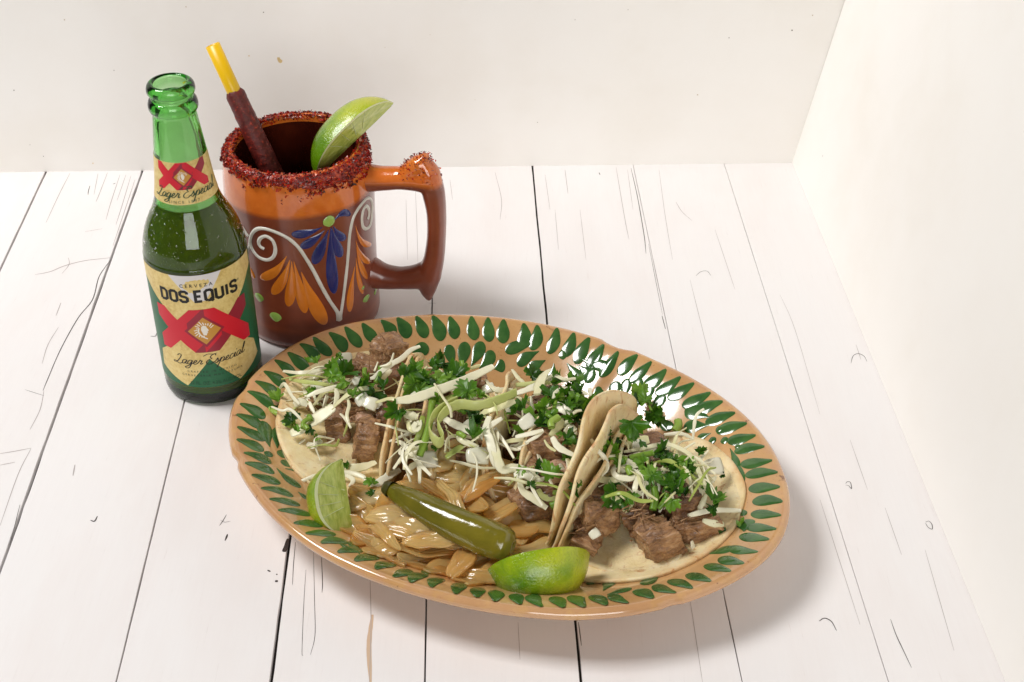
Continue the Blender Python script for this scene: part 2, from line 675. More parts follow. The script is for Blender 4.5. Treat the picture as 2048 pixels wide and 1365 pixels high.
table = bpy.data.objects.new('table', None)
col.objects.link(table)
table['kind'] = 'structure'
ORIGIN['table'] = np.zeros(3)
gaps = [(-69.0, .14), (-61.2, .12), (-53.4, .14), (-45.4, .12), (-37.5, .15), (-29.75, .16), (-21.85, .09), (-14.0, .17), (-6.2, .08),
        (1.72, .14), (9.9, .035), (17.32, .035), (25.6, .06)]
Y0, Y1 = 20.0, 104.0
NY = 70
ys = np.linspace(Y0, Y1, NY)


def edge_noise(i, y, amp):
    n = fnoise((i * 5.3, y * 0.35, 0), 1, 2) * 0.6 + fnoise((i * 9.1, y * 1.7, 3), 1, 5) * 0.4
    k = max(0.0, fnoise((i * 3.7, y * 0.5, 9), 1, 1) - 0.35) * 1.2
    return amp * (n + k)


for i in range(len(gaps) - 1):
    xl, gl_ = gaps[i]
    xr, gr_ = gaps[i + 1]
    V, F = [], []
    for y in ys:
        a = plank_x(xl, y) + gl_ / 2 + edge_noise(i, y, gl_ * 0.35)
        b = plank_x(xr, y) - gr_ / 2 - edge_noise(i + 40, y, gr_ * 0.35)
        V += [(a, y, -0.6), (a, y, -0.02), (a + 0.02, y, 0), (b - 0.02, y, 0), (b, y, -0.02), (b, y, -0.6)]
    F = grid_faces(NY, 6)
    F.append(tuple(range(6)))
    F.append(tuple((NY - 1) * 6 + k for k in range(5, -1, -1)))
    o = part('plank', V, F, M['plank'], table, smooth=False)
V = [(-80, Y0 - 1, -.35), (30, Y0 - 1, -.35), (30, Y1 + 1, -.35), (-80, Y1 + 1, -.35), (-80, Y0 - 1, -.9), (30, Y0 - 1, -.9), (30, Y1 + 1, -.9), (-80, Y1 + 1, -.9)]
part('underlay', V, [(0, 1, 2, 3), (7, 6, 5, 4), (0, 4, 5, 1), (1, 5, 6, 2), (2, 6, 7, 3), (3, 7, 4, 0)], M['gap'], table, smooth=False)


def flat_ribbon(pts, wd, z, n=None):
    P = catmull(np.array(pts, float), n or max(8, 5 * len(pts)))
    T = np.gradient(P, axis=0)
    V = []
    m = len(P)
    for i in range(m):
        t = nrm(T[i])
        s = np.array([-t[1], t[0]])
        e = wd / 2 * (0.25 + 0.75 * math.sin(math.pi * min(1, max(0, (i + .5) / m))) ** 0.6) * (1 + 0.25 * fnoise((P[i][0] * 2, P[i][1] * 2, 0)))
        V += [(*(P[i] - s * e), z), (*(P[i] + s * e), z)]
    return np.array(V), grid_faces(m, 2)


def gp(l):
    return [at(u, v, 0)[:2] for u, v in l]


marks = [  # printed wear of the boards: pixel path, width cm
    ([(222, 520), (211, 534), (197, 557), (185, 600), (156, 637), (121, 700), (95, 760), (86, 782)], .08),
    ([(301, 673), (311, 673), (313, 667)], .07), ([(181, 1041), (189, 1043), (195, 1033)], .10), ([(439, 1052), (446, 1042), (453, 1030)], .05),
    ([(441, 1041), (449, 1045), (461, 1043)], .03), ([(450, 1082), (453, 1075), (455, 1069)], .12), ([(535, 1141), (541, 1144)], .10),
    ([(552, 1149), (555, 1150)], .10), ([(550, 1163), (556, 1163)], .2), ([(576, 1078), (571, 1098), (566, 1104)], .34),
    ([(612, 1140), (608, 1200), (604, 1300), (606, 1312)], .03), ([(627, 1105), (629, 1200), (630, 1270), (621, 1310)], .035),
    ([(643, 1115), (645, 1165), (644, 1186)], .05), ([(591, 1085), (587, 1130), (585, 1170)], .045),
    ([(1392, 552), (1402, 544), (1414, 543), (1422, 552)], .04), ([(1702, 727), (1706, 713), (1716, 708), (1728, 713), (1734, 724)], .045),
    ([(1691, 968), (1695, 964), (1701, 966), (1703, 978), (1697, 972), (1691, 971)], .05), ([(1851, 1045), (1858, 1043), (1864, 1050), (1864, 1059), (1856, 1055), (1851, 1047)], .05),
    ([(1638, 1243), (1649, 1237), (1663, 1244), (1673, 1262)], .07), ([(1781, 1239), (1792, 1270), (1806, 1300), (1823, 1336)], .05),
    ([(1262, 337), (1275, 395), (1288, 470), (1292, 508)], .06), ([(1297, 488), (1311, 560), (1325, 630)], .03), ([(1324, 632), (1331, 659)], .06),
    ([(1157, 1245), (1163, 1292)], .06), ([(1448, 1195), (1484, 1365)], .03), ([(865, 600), (863, 640)], .05), ([(857, 607), (872, 607)], .03), ([(1198, 346), (1200, 350)], .08),
    ([(180, 372), (177, 382), (176, 390)], .06), ([(226, 369), (231, 367)], .08), ([(40, 1010), (30, 1050), (20, 1090)], .04), ([(50, 780), (88, 792)], .03),
    ([(1716, 1020), (1740, 1080), (1803, 1110)], .0)]
soft = [([(140, 347), (118, 390), (92, 446)], .05), ([(196, 348), (188, 390)], .04), ([(215, 346), (198, 390), (192, 404)], .05), ([(240, 350), (222, 405), (212, 440)], .05),
        ([(252, 350), (234, 402)], .04), ([(262, 352), (244, 412), (232, 450)], .05), ([(270, 360), (250, 420), (226, 492)], .05), ([(170, 464), (205, 458)], .04),
        ([(70, 550), (100, 544), (130, 532), (170, 522), (222, 516)], .08), ([(137, 516), (138, 530), (124, 548)], .05), ([(122, 606), (112, 632)], .06), ([(117, 655), (96, 690), (84, 728)], .05),
        ([(0, 908), (30, 903), (62, 897)], .06), ([(0, 931), (30, 925)], .05), ([(62, 898), (36, 950), (0, 1052)], .05), ([(88, 782), (80, 820), (60, 860)], .05), ([(150, 930), (146, 952)], .08),
        ([(740, 1150), (742, 1250), (739, 1365)], .04), ([(1352, 405), (1364, 424), (1384, 442)], .04), ([(1560, 590), (1590, 660), (1640, 830)], .025), ([(990, 345), (1003, 400), (1000, 440)], .04), ([(1090, 350), (1100, 420)], .03),
        ([(1130, 340), (1136, 388)], .04), ([(1110, 420), (1117, 500)], .03), ([(1160, 420), (1172, 520)], .03), ([(1232, 335), (1250, 440), (1258, 480)], .04), ([(1255, 340), (1266, 420)], .03), ([(900, 360), (905, 400)], .03),
        ([(830, 360), (834, 460), (836, 530)], .03), ([(812, 400), (815, 520)], .03), ([(1318, 340), (1330, 430), (1345, 520)], .03), ([(1430, 460), (1470, 580)], .03), ([(1380, 560), (1420, 720)], .03), ([(1770, 1016), (1803, 1110)], .03),
        ([(1850, 1100), (1908, 1302)], .03), ([(1640, 1000), (1720, 1250)], .03), ([(1380, 1200), (1405, 1365)], .03), ([(1036, 1245), (1040, 1320)], .03), ([(1700, 880), (1735, 980)], .03), ([(1712, 690), (1722, 720)], .03)]
items = [(*flat_ribbon(gp(p), wd * .8, 0.012), 0) for p, wd in marks if wd > 0] + [(*flat_ribbon(gp(p), wd, 0.010), 1) for p, wd in soft]
items += [(*flat_ribbon(gp([(745, 1230), (738, 1290), (741, 1365)]), .25, 0.008), 2)]
V, F, mi = merge(items)
o = part('grain_marks', V, F, [M['mark'], M['mark_soft'], M['mark_tan']], table, smooth=False, midx=mi)
o['kind'] = 'stuff'

# ------------------------------------------------------------------ boards behind and to the right
CORNER = np.array([22.74, 102.43])
bdir = nrm(np.array([1, 0.0245]))
bn = np.array([-bdir[1], bdir[0]])


def slab(name, quad, nvec, th, mat, bev=0.12):
    """quad: four world points; thickness along nvec"""
    q = np.array(quad, float)
    nv = np.array(nvec, float) * th
    V = np.vstack([q, q + nv])
    o = part(name, V, [(0, 1, 2, 3), (7, 6, 5, 4), (0, 4, 5, 1), (1, 5, 6, 2), (2, 6, 7, 3), (3, 7, 4, 0)], mat, None, smooth=False)
    b = o.modifiers.new('bevel', 'BEVEL')
    b.width = bev * S
    b.segments = 3
    o['kind'] = 'structure'
    return o


L = CORNER - bdir * 95
Rr = CORNER + bdir * 9
zb = -0.012
back = slab('back_wall', [(*L, zb), (*Rr, zb), (*Rr, 46), (*L, 46)], (*bn, 0), 0.6, M['board'], .02)
# right board leans outward
P0 = np.array([22.76, 102.44, 0.01])
P1 = np.array([26.0, 24.0, 0.01])
lean = np.array([2.42, 0, 14.0]) * 3.2
side = slab('side_wall', [P0, P1, P1 + lean, P0 + lean], nrm(np.cross(lean, P1 - P0)) * (1 if np.cross(lean, P1 - P0)[0] > 0 else -1), 0.5, M['board'], 0.05)
# specks and a dried drip on the back board
items = []
for (u, v, r, mi_) in [(560, 122, .16, 1), (557, 118, .12, 1), (498, 112, .05, 1), (527, 25, .05, 0), (28, 181, .05, 0), (129, 40, .06, 2), (228, 141, .04, 0), (372, 14, .05, 2), (1584, 61, .06, 0), (1458, 76, .04, 0), (1625, 31, .06, 2), (87, 313, .04, 0), (1395, 190, .06, 2), (60, 290, .03, 0), (1150, 40, .03, 0), (860, 70, .03, 2), (186, 327, .05, 1), (1256, 20, .03, 0), (950, 200, .03, 2), (1075, 245, .03, 0), (770, 95, .03, 2)]:
    c = plane_hit(u, v, (*CORNER, 0), np.array([*bn, 0])) - np.array([*bn, 0]) * 0.01
    ring = [c + r * (1 + .35 * math.sin(3 * k + u)) * (np.array([*bdir, 0]) * math.cos(k * .785) + np.array([0, 0, 1.25 if mi_ == 1 else 1]) * math.sin(k * .785)) for k in range(8)]
    items.append((np.array(ring), [tuple(range(8))], mi_))
V, F, mi = merge(items)
o = part('stain', V, F, [simple('grey_speck', lin(120, 112, 100), .7), simple('yellow_stain', lin(222, 196, 140), .6), simple('pale_speck', lin(205, 192, 172), .7)], back, smooth=False, midx=mi)
o['kind'] = 'stuff'

# ------------------------------------------------------------------ the oval plate
PC = np.array([-0.7, 63.1])
PA, PB = 16.8, 12.3
PANG = math.radians(-25.2)
E1 = np.array([math.cos(PANG), math.sin(PANG)])
E2 = np.array([-E1[1], E1[0]])
FLOOR, RIM = 0.65, 3.35


def sstep(x):
    x = min(1.0, max(0.0, x))
    return x * x * (3 - 2 * x)


def rimscale(phi):
    n = 1 + 0.006 * math.sin(3 * phi + 1) + 0.004 * math.sin(7 * phi + 2)
    for p0, wd, dp in CHIPS:
        d = (phi - p0 + math.pi) % (2 * math.pi) - math.pi
        n -= dp * math.exp(-(d / wd) ** 4)
    return n


def plate_phi(P):
    q = np.asarray(P)[:2] - PC
    return math.atan2(q @ E2 / PB, q @ E1 / PA)


CHIPS = []
CHIPS = [(plate_phi(at(1238, 690, 3.1)), .045, .022), (plate_phi(at(1262, 694, 3.1)), .02, .012), (plate_phi(at(462, 925, 3.1)), .03, .010), (plate_phi(at(492, 782, 3.1)), .05, .010), (plate_phi(at(1345, 1208, 3.1)), .03, .006)]


def ph(rho):
    x = (rho - 0.58) / 0.39
    x = max(0.0, min(1.0, x))
    return FLOOR + (RIM - FLOOR) * (0.35 * sstep(x) + 0.65 * (math.sqrt(x * x + .012) - .1095) / .8965)


def plate_pt(rho, phi, h=0.0):
    k = rho * (1 + (rimscale(phi) - 1) * rho)
    xy = PC + E1 * PA * k * math.cos(phi) + E2 * PB * k * math.sin(phi)
    return np.array([xy[0], xy[1], ph(rho) + h])


def plate_inv(P):
    q = np.asarray(P)[:2] - PC
    x, y = q @ E1 / PA, q @ E2 / PB
    phi = math.atan2(y, x)
    k = math.hypot(x, y)
    rho = k
    for _ in range(3):
        rho = k / (1 + (rimscale(phi) - 1) * rho)
    return rho, phi


def plate_z(P):
    return ph(min(0.98, plate_inv(P)[0]))


def plate_hit(u, v, h=0.0):
    z = 2.0
    for _ in range(14):
        P = at(u, v, z + h)
        z = 0.5 * z + 0.5 * plate_z(P)
    return at(u, v, z + h)


plate = thing('oval_plate', 'large oval terracotta plate with green painted petals and a chipped rim', 'plate', (*PC, 0))
prof = [(r_, ph(r_)) for r_ in np.linspace(0.0, 0.965, 56)][1:]
prof += [(0.975, RIM + .02), (0.988, RIM - .02), (0.998, RIM - .16), (1.0, RIM - .36), (0.992, RIM - .56), (0.972, RIM - .74), (0.94, RIM - .95), (0.85, 1.55), (0.75, 0.85), (0.66, 0.35), (0.62, 0.02), (0.56, 0.0), (0.54, 0.2), (0.3, 0.22)]
NPH = 220
V, F = [], []
for i, (r_, z_) in enumerate(prof):
    for k in range(NPH):
        phi = 2 * math.pi * k / NPH
        kk = r_ * (1 + (rimscale(phi) - 1) * r_)
        xy = PC + E1 * PA * kk * math.cos(phi) + E2 * PB * kk * math.sin(phi)
        wob = 0.05 * math.sin(2 * phi + .6) * r_ ** 4 + (0.03 * fnoise((xy[0], xy[1], 0), 0.5) if r_ > .3 else 0)
        V.append((xy[0], xy[1], max(0, z_ + (wob if z_ > .3 else 0))))
F = grid_faces(len(prof), NPH, False, True)
c0 = len(V)
V.append((*PC, FLOOR))
for k in range(NPH):
    F.append((c0, (k + 1) % NPH, k))
F = [f[::-1] for f in F]
dish = part('dish', V, F, M['clay'], plate)
at_ = dish.data.attributes.new('lip', 'FLOAT', 'POINT')
at_.data.foreach_set('value', [1.0 if 54 <= i // NPH <= 62 else 0.0 for i in range(len(V))])


def surf_normal_plate(P):
    e = 0.05
    x = plate_z(P + np.array([e, 0, 0])) - plate_z(P - np.array([e, 0, 0]))
    y = plate_z(P + np.array([0, e, 0])) - plate_z(P - np.array([0, e, 0]))
    return nrm([-x / (2 * e), -y / (2 * e), 1])


def drop_shape(a, b, wd, bend=0.0, nt=16, nw=7, bulge=0.036, tipw=0.12, t0=0.72):
    """teardrop in a 2-D chart from tip a to fat end b: returns chart points, heights and faces"""
    a, b = np.asarray(a, float), np.asarray(b, float)
    d = b - a
    Ln = np.linalg.norm(d)
    t_ = d / Ln
    s_ = np.array([-t_[1], t_[0]])
    pts, hs = [], []
    for i in range(nt):
        t = 1 - (1 - i / (nt - 1)) ** 1.7
        if t > t0:
            x = (t - t0) / (1 - t0)
            ww = math.sqrt(max(0.0, 1 - x * x)) if i < nt - 1 else 0.06
        else:
            x = t / t0
            ww = tipw + (1 - tipw) * sstep(x) ** 0.9
            if i == 0:
                ww = tipw * 0.5
        c = a + d * t + s_ * bend * Ln * math.sin(math.pi * t)
        for j in range(nw):
            y = -1 + 2 * j / (nw - 1)
            pts.append(c + s_ * y * ww * wd / 2)
            hs.append(bulge * (max(0, 1 - y * y)) ** .45 * min(1, 1.6 * t + .35) * math.sqrt(min(1, (1 - t) * 4)))
    return np.array(pts), np.array(hs), grid_faces(nt, nw)


def plate_stroke(a, b, wd, bend=0.0, **kw):
    """a (tip), b (fat end): world xy"""
    p, h, f = drop_shape(a, b, wd, bend, **kw)
    V = []
    for q, hh in zip(p, h):
        P = np.array([q[0], q[1], 0.0])
        z = plate_z(P)
        nv = surf_normal_plate(np.array([q[0], q[1], z]))
        rho, phi = plate_inv(P)
        wob = 0.05 * math.sin(2 * phi + .6) * rho ** 4 + 0.03 * fnoise((q[0], q[1], 0), 0.5)
        V.append(np.array([q[0], q[1], z + max(0, wob) * .9 + wob * .1]) + nv * (0.012 + hh))
    return part('glaze_stroke', V, f, M['green_glaze'], plate)


# border strokes, tips outward
NB = 78
cum = []
acc = 0
for k in range(721):
    phi = 2 * math.pi * k / 720
    cum.append(acc)
    p_, q_ = plate_pt(.88, phi), plate_pt(.88, phi + 2 * math.pi / 720)
    acc += np.linalg.norm(q_ - p_)
for i in range(NB):
    s_ = i * acc / NB
    k = int(np.searchsorted(cum, s_))
    phi = 2 * math.pi * k / 720 + random.uniform(-.008, .008)
    e_ = plate_pt(.985, phi)[:2]
    c_ = nrm(plate_pt(.80, phi)[:2] - e_)
    tg = np.array([-c_[1], c_[0]])
    lean_ = .10 * math.sin(phi * 2 + .4) + .07
    a = e_ + c_ * (.22 + random.uniform(-.05, .1)) + tg * lean_
    b = e_ + c_ * (1.85 + random.uniform(-.12, .12)) - tg * lean_
    plate_stroke(a, b, 0.84 + random.uniform(-.09, .07), random.uniform(-.04, .13), t0=.62, tipw=.36)
# flower petals inside the border: tip -> fat end (pixels)
petals = [((539.6, 895), (526, 843), 26), ((554.6, 898), (563, 855), 22), ((545, 945), (572, 982), 20), ((553, 937), (600, 977), 20), ((570, 938), (636, 951), 20), ((534, 811), (555, 838), 24),
          ((565, 992), (612, 1009), 17), ((584, 1012), (614, 1026), 14), ((598, 1032), (618, 1040), 13), ((596, 985), (618, 1000), 15),
          ((908, 737), (896, 690), 21), ((921, 740), (931, 684), 24), ((942, 733), (965, 684), 24), ((958, 737), (988, 704), 24), ((986, 738), (1010, 728), 22), ((890, 738), (869, 712), 24), ((818, 703), (858, 697), 24),
          ((1071, 686), (1010, 702), 22), ((1078, 703), (1034, 729), 22), ((1091, 721), (1055, 745), 22), ((1108, 727), (1100, 760), 16), ((1134, 727), (1164, 776), 24), ((1157, 731), (1187, 762), 24), ((1162, 718), (1226, 740), 20), ((1180, 800), (1207, 782), 24),
          ((1232, 800), (1228, 764), 22), ((1248, 800), (1254, 758), 20), ((1263, 800), (1280, 756), 20), ((1272, 810), (1307, 772), 22), ((1296, 826), (1330, 790), 22), ((1418, 836), (1374, 812), 30), ((1420, 851), (1368, 852), 24), ((1422, 868), (1394, 879), 14), ((1312, 838), (1346, 858), 18),
          ((1460, 898), (1473, 948), 14), ((1470, 914), (1484, 968), 18), ((1436, 896), (1444, 930), 12), ((1488, 1064), (1489, 1040), 30), ((1414, 1109), (1467, 1096), 22), ((1480, 1018), (1490, 1032), 12),
          ((1402, 1122), (1434, 1126), 22), ((1380, 1132), (1406, 1141), 24), ((1355, 1140), (1382, 1160), 20), ((1350, 1142), (1350, 1172), 20), ((1338, 1146), (1316, 1172), 22), ((1320, 1150), (1284, 1170), 22), ((1206, 1182), (1225, 1150), 26), ((1214, 1190), (1262, 1176), 18), ((1240, 1196), (1292, 1187), 14), ((1190, 1130), (1188, 1160), 20), ((1180, 1160), (1182, 1170), 14), ((1260, 1140), (1268, 1152), 16),
          ((672, 1082), (714, 1106), 16), ((640, 1070), (662, 1066), 22), ((776, 1122), (800, 1134), 14), ((832, 1155), (892, 1168), 14), ((870, 1140), (848, 1148), 18), ((936, 1176), (990, 1190), 26), ((1000, 1180), (1020, 1196), 24), ((720, 1110), (700, 1084), 16), ((975, 1180), (945, 1184), 14)]
for (ua, va), (ub, vb), wpx in petals:
    a, b = plate_hit(ua, va), plate_hit(ub, vb)
    if (min(va, vb) > 1090 or ua > 1425 or ua < 620) and min((1 - plate_inv(q)[0]) * math.hypot(PA * math.cos(plate_inv(q)[1]), PB * math.sin(plate_inv(q)[1])) for q in (a, b)) < 1.9:
        continue
    plate_stroke(a[:2], b[:2], wpx / 29.0, random.uniform(-.06, .06), t0=.68)
for (u, v, wpx) in [(537, 910, 15), (565, 910, 19), (572, 928, 18), (1126, 710, 16), (1439, 861, 13), (1425, 883, 13), (1449, 883, 13), (925, 762, 16), (1270, 812, 13), (1156, 1198, 22), (1475, 895, 9), (752, 945, 22), (1200, 1120, 14)]:
    c = plate_hit(u, v)[:2]
    r_ = wpx / 30.0 / 2
    plate_stroke(c + [-r_, 0.0], c + [r_, 0.05], 2.3 * r_, 0, t0=.45, tipw=.5)

# ------------------------------------------------------------------ beer bottle
BC = np.array([-19.34, 73.82])
bottle = thing('beer_bottle', 'open green glass beer bottle with gold and red label standing left of the clay mug', 'bottle', (*BC, 0))
bo = [(0.0, .25), (1.6, .2), (2.5, .02), (2.8, .03), (3.03, .2), (3.12, .55), (3.13, 1.2), (3.13, 5), (3.13, 9.6), (3.10, 10.2), (3.04, 10.7), (2.92, 11.25), (2.74, 11.8), (2.50, 12.35), (2.24, 12.85), (2.03, 13.35), (1.90, 13.8), (1.80, 14.3),
      (1.70, 15.0), (1.60, 15.9), (1.50, 16.8), (1.40, 17.7), (1.31, 18.5), (1.25, 19.0), (1.25, 19.2), (1.36, 19.32), (1.42, 19.5), (1.41, 19.75), (1.33, 19.95), (1.22, 20.05), (1.2, 20.15), (1.28, 20.28), (1.37, 20.45), (1.38, 20.65), (1.32, 20.85), (1.2, 20.97), (1.06, 21.0), (.96, 20.92), (.92, 20.7)]
bi = [(.90, 20.0), (.90, 19.0), (1.0, 18.3), (1.14, 17.2), (1.30, 15.9), (1.46, 14.6), (1.62, 13.6), (1.78, 13.1), (2.05, 12.6), (2.35, 12.0), (2.58, 11.4), (2.74, 10.7), (2.82, 10.0), (2.84, 9), (2.84, 2), (2.80, 1.2), (2.6, .8), (1.8, .62), (0.0, .7)]


def densify(pf, n):
    P = catmull(np.array(pf), n)
    return [(max(0.0, a), b) for a, b in P]


outer = densify(bo, 150)
inner = densify(bi, 90)
V, F = lathe(outer + inner, 96, BC)
part('glass', V, F, M['glass'], bottle)
lev = 13.4
liq = [(r_ + .012, z_) for r_, z_ in inner if z_ < lev]
liq = [(0, lev), (liq[0][0] - .1, lev)] + [(liq[0][0], lev + .04)] + liq
V, F = lathe(liq, 96, BC)
part('lager', V, F, M['beer'], bottle)


items = []
rd = random.Random(3)
for k in range(560):
    z_ = 9.9 + 3.6 * rd.random() ** 1.3
    a = rd.uniform(-1.5, 1.9)
    r_ = float(np.interp(z_, [p[1] for p in outer[40:112]], [p[0] for p in outer[40:112]]))
    q = rd.uniform(.014, .035) if rd.random() < .88 else rd.uniform(.04, .075)
    c = np.array([BC[0] + r_ * math.sin(a), BC[1] - r_ * math.cos(a), z_])
    nv = np.array([math.sin(a), -math.cos(a), .25])
    sd = np.array([math.cos(a), math.sin(a), 0])
    up_ = np.cross(nrm(nv), sd) * -1
    Vd = [c + nrm(nv) * q * .6]
    for i in range(2):
        for j in range(6):
            b = j * math.pi / 3
            Vd.append(c + (sd * math.cos(b) + up_ * math.sin(b)) * q * (.6, 1.0)[i] + nrm(nv) * q * (.45, 0)[i])
    Fd = [(0, 1 + j, 1 + (j + 1) % 6) for j in range(6)] + [(1 + j, 7 + j, 7 + (j + 1) % 6, 1 + (j + 1) % 6) for j in range(6)]
    items.append((np.array(Vd), Fd))
V, F, _ = merge(items)
o = part('condensation_drops', V, F, M['droplet'], bottle)
o['kind'] = 'stuff'


def rbot(z):
    zz = [p[1] for p in outer[40:120]]
    return float(np.interp(z, zz, [p[0] for p in outer[40:120]]))


def rprof(pts, z):
    zs = np.array([p[1] for p in pts])
    rs = np.array([p[0] for p in pts])
    o_ = np.argsort(zs)
    return float(np.interp(z, zs[o_], rs[o_]))


BODY = [(3.13, 0.5), (3.13, 9.6), (3.10, 10.2)]
NECK = [(2.03, 13.35), (1.90, 13.8), (1.80, 14.3), (1.70, 15.0), (1.60, 15.9), (1.50, 16.8), (1.40, 17.7)]


def cutgrid(polys, step):
    """flat polygons (lists of 2-D points) -> bmesh sliced on vertical lines so that it can be bent round a cylinder"""
    bm = bmesh.new()
    for p in polys:
        vs = [bm.verts.new((x, y, 0)) for x, y in p]
        try:
            bm.faces.new(vs)
        except ValueError:
            pass
    xs = [v.co.x for v in bm.verts]
    if not xs:
        return np.zeros((0, 2)), []
    bmesh.ops.triangulate(bm, faces=bm.faces[:])
    x = math.floor(min(xs) / step) * step
    while x < max(xs):
        x += step
        bmesh.ops.bisect_plane(bm, geom=bm.verts[:] + bm.edges[:] + bm.faces[:], plane_co=(x, 0, 0), plane_no=(1, 0, 0), dist=1e-6)
    ysv = [v.co.y for v in bm.verts]
    y = math.floor(min(ysv) / .3) * .3
    while min(ysv) > 10 and y < max(ysv):       # the tapering neck also needs level cuts
        y += .3
        bmesh.ops.bisect_plane(bm, geom=bm.verts[:] + bm.edges[:] + bm.faces[:], plane_co=(0, y, 0), plane_no=(0, 1, 0), dist=1e-6)
    bm.verts.ensure_lookup_table()
    V = np.array([(v.co.x, v.co.y) for v in bm.verts])
    F = [tuple(v.index for v in f.verts) for f in bm.faces]
    bm.free()
    return V, F


ANG0 = 0.6 / 3.13                       # the labels face a little right of the camera


def wrap(V2, prof_, off, scale_r=None):
    out = []
    for s_, z_ in V2:
        r_ = rprof(prof_, z_) + off
        a = s_ / (scale_r or 3.13) + ANG0
        out.append((BC[0] + r_ * math.sin(a), BC[1] - r_ * math.cos(a), z_))
    return np.array(out)


def decal(name, polys, mat, off, prof_=BODY, parent=None, scale_r=None, step=0.25):
    V2, F = cutgrid(polys, step)
    if len(V2) == 0:
        return None
    # faces outward
    W = wrap(V2, prof_, off, scale_r)
    FF = []
    for f in F:
        p = [V2[i] for i in f]
        ar = sum(p[i][0] * p[(i + 1) % len(p)][1] - p[(i + 1) % len(p)][0] * p[i][1] for i in range(len(p)))
        FF.append(f if ar > 0 else f[::-1])
    return part(name, W, FF, mat, parent, smooth=True)


def stroke_poly(pts, wd):
    """thick polyline with mitred joins as quads"""
    P = [np.array(p, float) for p in pts]
    n = len(P)
    Ls, Rs = [], []
    for i in range(n):
        a = nrm(P[i] - P[i - 1]) if i > 0 else nrm(P[1] - P[0])
        b = nrm(P[i + 1] - P[i]) if i < n - 1 else a
        na, nb = np.array([-a[1], a[0]]), np.array([-b[1], b[0]])
        m_ = nrm(na + nb)
        k = wd / 2 / max(0.4, m_ @ na)
        Ls.append(P[i] + m_ * k)
        Rs.append(P[i] - m_ * k)
    return [[Ls[i], Rs[i], Rs[i + 1], Ls[i + 1]] for i in range(n - 1)]


def text_polys(txt, size, x0, y0, width=None, shear=0.0, spacing=1.0, bold=0.0):
    """built-in lettering as flat faces (2-D polygons)"""
    c = bpy.data.curves.new('lettering', 'FONT')
    c.body = txt
    c.size = size
    c.shear = shear
    c.space_character = spacing
    c.offset = bold
    c.resolution_u = 2
    o = bpy.data.objects.new('lettering', c)
    col.objects.link(o)
    dg = bpy.context.evaluated_depsgraph_get()
    me = bpy.data.meshes.new_from_object(o.evaluated_get(dg))
    pts = np.array([(v.co.x, v.co.y) for v in me.vertices])
    fs = [list(p.vertices) for p in me.polygons]
    bpy.data.objects.remove(o)
    bpy.data.curves.remove(c)
    bpy.data.meshes.remove(me)
    w0, w1 = pts[:, 0].min(), pts[:, 0].max()
    k = (width / (w1 - w0)) if width else 1.0
    pts[:, 0] = (pts[:, 0] - (w0 + w1) / 2) * k + x0
    pts[:, 1] += y0
    return [[pts[i] for i in f] for f in fs]


# body label
lab = decal('body_label', [[(-4.6, 1.55), (4.6, 1.55), (4.6, 9.9), (-4.6, 9.9)]], M['label_green'], 0.02, parent=bottle)
decal('gold_panel', [[(-4.3, 9.9), (-4.3, 8.9), (-3.7, 8.6), (-1.63, 6.6), (1.63, 6.6), (3.7, 8.6), (4.3, 8.9), (4.3, 9.9)]], M['gold'], 0.028, parent=lab)
decal('gold_panel', [[(-1.6, 5.15), (1.6, 5.15), (3.45, 3.75), (3.75, 2.5), (1.78, 1.6), (0.05, 3.72), (-1.6, 1.6), (-3.6, 2.5), (-3.45, 3.75)]], M['gold'], 0.028, parent=lab)
decal('silver_panel', [[(-1.72, 9.9), (1.5, 9.9), (0.35, 8.05), (-.35, 8.05)]], M['label_silver'], 0.032, parent=lab)


def band(cx_, sgn, x0, x1, hw, zc, lo, hi):
    """45 degree band of the crossed emblem, clipped between lo and hi"""
    P = [(x0, zc + sgn * (x0 - cx_) - hw), (x1, zc + sgn * (x1 - cx_) - hw), (x1, zc + sgn * (x1 - cx_) + hw), (x0, zc + sgn * (x0 - cx_) + hw)]

    def clip(poly, zlim, keep_below):
        out = []
        for i in range(len(poly)):
            a, b = poly[i], poly[(i + 1) % len(poly)]
            ia = (a[1] <= zlim) if keep_below else (a[1] >= zlim)
            ib = (b[1] <= zlim) if keep_below else (b[1] >= zlim)
            if ia:
                out.append(a)
            if ia != ib:
                t = (zlim - a[1]) / (b[1] - a[1])
                out.append((a[0] + t * (b[0] - a[0]), zlim))
        return out
    P = clip(P, hi, True)
    return clip(P, lo, False)


